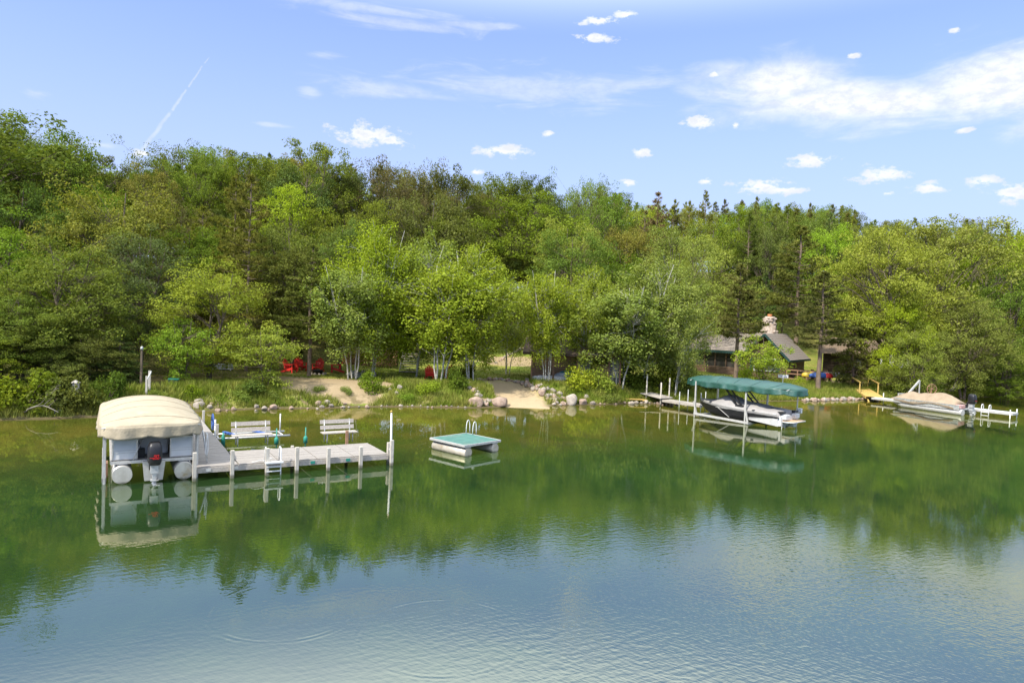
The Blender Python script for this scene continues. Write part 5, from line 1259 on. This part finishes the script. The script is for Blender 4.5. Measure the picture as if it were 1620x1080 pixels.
# entrance posts & rail by left path
x, y, z = ground(223, 613); t = thing('lamp_post', 'tall brown wooden post with a small lamp on top left of the dirt path', 'post', (x, y, z)); 
_, _, zz = atD(223, 553, y); hh = zz-z
mb = MB(); mb.box((0, 0, hh/2), (.11, .11, hh), taper=.85); mb.build('post', BARK, t); mb = MB(); mb.tube([(0, 0, hh), (0, 0, hh+.14), (0, 0, hh+.2)], [.09, .08, .02], 10); mb.build('lamp_head', ALUD, t)
x, y, z = ground(236, 620); t = thing('path_railing', 'short grey wooden stair railing at the head of the walkway', 'railing', (x, y, z), 1.9)
mb = MB(); mb.box((0, 0, .6), (.12, .12, 1.25)); mb.build('post', POSTM, t); mb = MB(); mb.box((-.9, 0, .5), (.1, .1, 1.0)); mb.build('post', POSTM, t); mb = MB(); mb.bar((.1, -.07, 1.15), (-1.0, -.07, .85), .04, .1); mb.build('handrail', WHITE, t)
x, y, z = ground(275, 610); t = thing('storage_box', 'small dark green box on pale stones beside the dirt path', 'box', (x, y, z), .2); mb = MB(); mb.box((0, 0, .2), (.55, .35, .36), taper=.92); mb.build('body', DKGRN, t); mb = MB(); mb.box((0, 0, .41), (.6, .4, .05)); mb.build('lid', TEALM, t)
x, y, z = ground(119, 640); t = thing('birdhouse', 'small pale birdhouse on a pole among the shore trees left of the canopy', 'birdhouse', (x, y, z)); _, _, zz = atD(119, 615, y)
mb = MB(); mb.tube([(0, 0, -.2), (0, 0, zz-z)], .03, 6); mb.build('pole', ALUD, t); mb = MB(); mb.box((0, 0, zz-z+.1), (.25, .25, .5)); mb.box((0, 0, zz-z+.4), (.34, .34, .14), taper=.1); mb.build('house', WEATHX, t)
# little plank raft at the bank right of the shed
x, y, z = ground(998, 633); t = thing('plank_frame', 'orange brown wooden plank frame lying in the grass at the water edge', 'planks', (x, y, z+.08), -.08)
mb = MB()
for v in (-.35, -.1, .15): mb.box((0, v, .05), (2.3, .18, .05))
mb.box((-.9, -.1, .0), (.12, .9, .06)); mb.box((.9, -.1, .0), (.12, .9, .06)); mb.build('planks', YELW, t)
# ------------------------------------------------------------------ ROCKS
def rock(px, py, w, hgt_, lab, mat=ROCKM, seed=None, group=None, name='boulder', cat='boulder', sub=3):
    """px,py = foot of the stone in the photo; w,h in photo pixels"""
    x, y, z = ground(px, py); s_ = y/F; t = bpy.data.objects
    mb = MB(); sd_ = seed if seed is not None else int(px*7+py); mb.rock((0, 0, 0), (w*s_, w*s_*.85, hgt_*s_*1.25), sd_, sub, rough=.10)
    o = mb.build(name, mat); o.location = (x, y+w*s_*.2, max(z, -.03)+hgt_*s_*.32); tag(o, lab, cat, group); return o
rock(752, 642, 27, 18, 'large rounded granite boulder at the left foot of the sandy ramp', PINKR)
rock(791, 643, 33, 16, 'wide low pinkish boulder at the waterline left of the sandy ramp', PINKR, 12)
rock(904, 640, 27, 20, 'largest pale grey boulder right of the sandy ramp', ROCKM, 13)
rock(923, 640, 17, 11, 'squat brown boulder beside the largest pale one, right of the ramp', PINKR)
rock(928, 632, 13, 9, 'round pale boulder resting on the squat brown one', ROCKM)
rock(938, 640, 10, 6, 'small grey stone at the right end of the ramp boulders', ROCKM)
rock(558, 598, 30, 13, 'long grey green boulder on the lawn by the red chairs', GREYR, 15)
rock(574, 591, 8, 6, 'pale stone leaning behind the long grey green boulder', ROCKM)
rock(591, 596, 10, 9, 'whitish rock among the leaves at the birch feet', ROCKM)
rock(313, 645, 22, 11, 'flat topped grey boulder at the waterline left of the dock bench', ROCKM)
rock(313, 638, 20, 8, 'boulder stacked above the flat topped one at the left bank', ROCKM)
rock(330, 646, 12, 7, 'small round stone right of the stacked grey boulders', ROCKM)
rock(334, 640, 8, 5, 'smaller stone above the small round one by the left bank', PINKR)
rock(417, 648, 13, 6, 'grey stone at the waterline above the left dock bench', ROCKM)
rock(432, 647, 14, 8, 'pinkish stone at the waterline just right of the left dock bench', PINKR)
rock(405, 645, 9, 6, 'small stone at the bank above the left dock bench', ROCKM)
rock(503, 642, 13, 9, 'round pink stone, left of the egg pair at the waterline', PINKR)
rock(517, 640, 12, 8, 'egg shaped pale stone leaning against the round pink stone', ROCKM)
rock(509, 645, 10, 5, 'flat pale stone in front of the egg shaped pair', ROCKM)
rock(523, 644, 9, 6, 'small stone just right of the egg shaped pair', ROCKM)
rock(545, 641, 8, 6, 'lone pink stone at the waterline above the right dock bench', PINKR)
rock(543, 645, 8, 4, 'low flat stone under the lone pink stone', ROCKM)
rock(88, 655, 20, 10, 'grey boulder at the foot of the dark left bank', GREYR, 3)
rock(632, 616, 9, 9, 'upright pale stone set in the grassy bank', ROCKM)
rock(627, 625, 8, 7, 'second pale stone below the upright one in the grassy bank', ROCKM)
rock(617, 618, 6, 6, 'small pale stone left of the upright one in the bank', ROCKM)
rr = random.Random(11)
protos = []
for k in range(6):
    mb = MB(); mb.rock((0, 0, 0), (1, .9, .72), 200+k, 2, rough=.10); protos.append(mb)
PM = [None]*6
def stone(x, y, z, s_, lab, group, sz=1.0):
    k = rr.randrange(6)
    lab = ('grey ' if k % 2 else 'pinkish ')+lab
    if PM[k] is None: o = protos[k].build('stone', ROCKM if k % 2 else PINKR); PM[k] = o
    else: o = PM[k].copy(); COL.objects.link(o)
    o.location = (x, y, z); o.scale = (s_, s_, s_*sz); o.rotation_euler = (0, 0, rr.uniform(0, 6.3)); tag(o, lab, 'stone', group)
def strip(pts, n, wpx, s0, s1, lab, group):
    for k in range(n):
        t_ = (k+rr.random()*.8)/n*(len(pts)-1); i = min(int(t_), len(pts)-2); f = t_-i
        px = pts[i][0]+(pts[i+1][0]-pts[i][0])*f + rr.uniform(-wpx, wpx); py = pts[i][1]+(pts[i+1][1]-pts[i][1])*f + rr.uniform(-wpx, wpx)*.35
        x, y, z = ground(px, py); s_ = s0*.7+(s1*1.15-s0*.7)*rr.random()**1.8; stone(x, y, max(z, -.03)+s_*.13, s_, lab, group)
strip([(752, 601), (790, 600), (826, 606)], 22, 1.5, .3, .45, 'round edging stone along the top of the sandy ramp', 'edging stones at the top of the sandy ramp')
strip([(742, 604), (752, 620), (770, 634), (772, 640)], 34, 7, .3, .55, 'rounded stone in the riprap along the left side of the ramp', 'riprap left of the sandy ramp')
strip([(835, 606), (858, 618), (878, 630), (890, 640)], 60, 15, .35, .65, 'rounded stone in the riprap along the right side of the ramp', 'riprap right of the sandy ramp')
strip([(785, 574), (805, 562), (822, 554), (836, 546)], 26, 2, .35, .5, 'stone in the line climbing the lawn above the ramp', 'stone line climbing the lawn')
strip([(1270, 634), (1330, 633), (1388, 631)], 42, 2, .35, .6, 'stone at the waterline below the grassy right bank', 'waterline stones below the grassy right bank')
strip([(340, 650), (480, 646), (640, 643), (742, 644)], 30, 4, .12, .36, 'small stone at the waterline between the dock and the ramp', 'small waterline stones between dock and ramp')
strip([(945, 640), (1020, 637), (1060, 641), (1100, 638)], 24, 3, .25, .5, 'stone at the waterline under the bushes right of the shed', 'waterline stones under the bushes')
# ------------------------------------------------------------------ BUSHES
def bsh(key, px, py, wpx, hpx, lab, leaf=None):
    x, y, z = ground(px, py); s_ = y/F; p = PR[key]; put(key, x, y+wpx*s_*.2, z-.05, hpx*s_/p['h'], wpx*s_/2/p['r'], lab, 'bush', 'bushes along the shore', rr.uniform(0, 6), leaf)
B = [('bushC', 20, 655, 110, 70, 'dark bush filling the bank at the far left edge'), ('bushA', 75, 652, 90, 60, 'leafy bush above the grey boulder on the left bank'), ('bushC', 125, 650, 80, 60, 'dark bush around the birdhouse pole'), ('bushA', -40, 660, 110, 80, 'bush cut by the left edge of the photo'), ('bushC', 160, 640, 60, 55, 'bush behind the left corner of the tan canopy'),
     ('bushB', 240, 632, 30, 16, 'low bush right behind the tan canopy'), ('bushA', 300, 628, 36, 22, 'green bush at the foot of the bright tree on the bank'), ('bushA', 395, 625, 56, 28, 'bush under the leaning small birch'), ('bushB', 375, 634, 40, 18, 'low bright bush on the bank above the left bench'), ('bushB', 425, 632, 34, 16, 'small bright bush left of the sandy spot'), ('bushB', 505, 622, 28, 14, 'clump of green leaves on the sandy bank below the pine'), ('bushB', 545, 624, 24, 15, 'second leafy clump on the sandy bank, right of the pine'),
     ('bushA', 583, 622, 40, 38, 'upright green bush in front of the pale rock below the birches'), ('bushB', 680, 624, 54, 22, 'bright bush on the bank below the right-hand chairs'), ('bushB', 640, 634, 40, 14, 'low leafy plant at the waterline left of centre'), ('bushC', 725, 618, 40, 40, 'dark bush beside the right-most red chair'), ('bushC', 735, 600, 36, 30, 'dark leafy bush above the ramp riprap on the left'),
     ('bushB', 912, 618, 70, 40, 'large light green bush right of the ramp stones'), ('bushB', 945, 622, 60, 42, 'second light green bush in front of the shed'), ('bushA', 885, 600, 40, 14, 'low green bush under the birches by the kayak'), ('bushC', 1005, 616, 70, 42, 'dark green bush right of the shed'), ('bushC', 1040, 624, 60, 50, 'dark dense bush left of the small dock'), ('bushB', 965, 636, 50, 16, 'low bright growth at the waterline below the shed'), ('bushA', 1085, 622, 60, 46, 'shrub behind the small dock'), ('bushC', 1120, 618, 50, 26, 'shrub behind the left end of the green canopy'), ('bushA', 1150, 610, 44, 18, 'shrub in front of the cabin porch'),
     ('bushB', 1266, 610, 26, 16, 'bright round bush beside the cabin deck railing'), ('bushB', 1180, 602, 30, 26, 'small leafy bush below the porch screen'), ('bushA', 1440, 628, 46, 30, 'leafy bush behind the boat lift frame'), ('bushB', 1475, 626, 46, 34, 'bright bush behind the tan boat cover'), ('bushA', 1535, 622, 60, 26, 'low bush on the bank behind the outboard'), ('bushC', 1600, 620, 70, 34, 'dark bush at the right edge on the bank'), ('bushA', 1650, 625, 80, 50, 'bush just past the right edge of the photo'), ('bushC', 1570, 612, 50, 26, 'dark shrub below the right edge trees'),
     ('bushC', 380, 572, 90, 30, 'dark understorey shrub behind the white planter'), ('bushC', 440, 570, 80, 28, 'dark shrub behind the left red chairs'), ('bushC', 620, 568, 70, 26, 'dark shrub behind the firewood stack'), ('bushA', 720, 570, 60, 30, 'shrub at the top of the lawn near the stone line')]
for a in B: bsh(*a)
for k in ('bushA', 'bushB', 'bushC'):
    if not PR[k]['used']: print('unused', k)
# pale leaning trunk and dead branches
x, y, z = ground(1500, 622); t = thing('leaning_trunk', 'pale grey leaning trunk on the bank behind the tan boat', 'dead trunk', (x, y, z-.1)); mb = MB(); limb(mb, (0, 0, 0), (1.1, .3, 3.0), .22, .14, np.random.RandomState(1), 0, 7, 8); mb.build('trunk', BRANCH, t)
for (px, py, dx, dz, lab, sd_) in ((60, 640, 1.6, 1.0, 'bare pale branch reaching over the water from the left bank', 4), (40, 655, 2.2, .3, 'low dead branch lying at the waterline on the left bank', 6), (858, 470, .2, 3.2, '', 0)):
    if not lab: continue
    x, y, z = ground(px, py); t = thing('dead_branch', lab, 'branch', (x, y, z)); mb = MB(); rg = np.random.RandomState(sd_); P = limb(mb, (0, 0, .1), (dx, -.8, dz), .05, .012, rg, .1, 7, 6)
    for k in (2, 3, 4): limb(mb, P[k], P[k]+np.array([.5, -.2, .4])*rg.uniform(.6, 1.3), .02, .006, rg, .05, 4, 4)
    mb.build('branch', BRANCH, t)
# ------------------------------------------------------------------ GRASS
rg = np.random.RandomState(77); NG = 230000
gx_ = rg.uniform(-32, 58, NG); ss = np.abs(rg.normal(size=NG))*4.0; ss = np.where(rg.rand(NG) < .35, rg.uniform(0, 26, NG), ss)
gy_ = shoreY(gx_) + ss/.92 + .05; gz_ = zter(gx_, gy_)
def nearm(gx, gy, px, py, rx, ry, z=1.1):
    x, y = onz(px, py, z); return np.hypot((gx-x)/rx, (gy-y)/ry) < .85+.2*fnoise(gx, gy, 1.5)
bad = ramp_mask(gx_, gy_) > .2
for a in ((500, 604, 6.5, 2.0), (520, 618, 4, 1.8, .8), (445, 606, 3.5, 1.5), (250, 612, 1.4, 6, .8), (1310, 598, 5, 3.0, 1.2), (1420, 602, 9, 2.2, 1.2)): bad |= nearm(gx_, gy_, *a)
clump = fnoise(gx_, gy_, 1.7)+.6*fnoise(gx_, gy_, 5.1)
keep = (~bad) & (gz_ > .02) & ((clump > -.35) | (rg.rand(NG) < .3)); gx_, gy_, gz_, ss, clump = [q[keep] for q in (gx_, gy_, gz_, ss, clump)]
n = len(gx_); hh = np.where(ss < 4.5, rg.uniform(.16, .46, n), rg.uniform(.04, .11, n))*(1+.35*clump); hh = np.where((gx_ > 20) & (ss < 9), rg.uniform(.2, .55, n), hh)
hh = np.maximum(hh, .03); a = rg.uniform(0, 2*PI, n); w = .022+.02*rg.rand(n); ln = rg.normal(size=(n, 2))*hh[:, None]*.35
Pn = np.stack([gx_, gy_, gz_-.03], 1); dx = np.stack([np.cos(a)*w, np.sin(a)*w, 0*a], 1); V = np.stack([Pn-dx, Pn+dx, Pn+np.stack([ln[:, 0], ln[:, 1], hh+.03], 1)], 1).reshape(-1, 3)
me = bpy.data.meshes.new('grass'); me.vertices.add(3*n); me.vertices.foreach_set('co', V.ravel()); me.loops.add(3*n); me.loops.foreach_set('vertex_index', np.arange(3*n)); me.polygons.add(n); me.polygons.foreach_set('loop_start', np.arange(n)*3); me.update(calc_edges=True)
LM['grass'] = leafmat('grass_blades', (.18, .25, .018), (.31, .32, .06), trans=.35, val=0, hue=0); me.materials.append(LM['grass'])
o = bpy.data.objects.new('grass', me); COL.objects.link(o); o['kind'] = 'stuff'; tag(o, 'tall and mown green grass growing on the bank and lawn', 'grass')
# drop prototypes that were never placed
for k in PR.values():
    if not k['used']:
        for c in list(k['root'].children): bpy.data.objects.remove(c)
        bpy.data.objects.remove(k['root'])
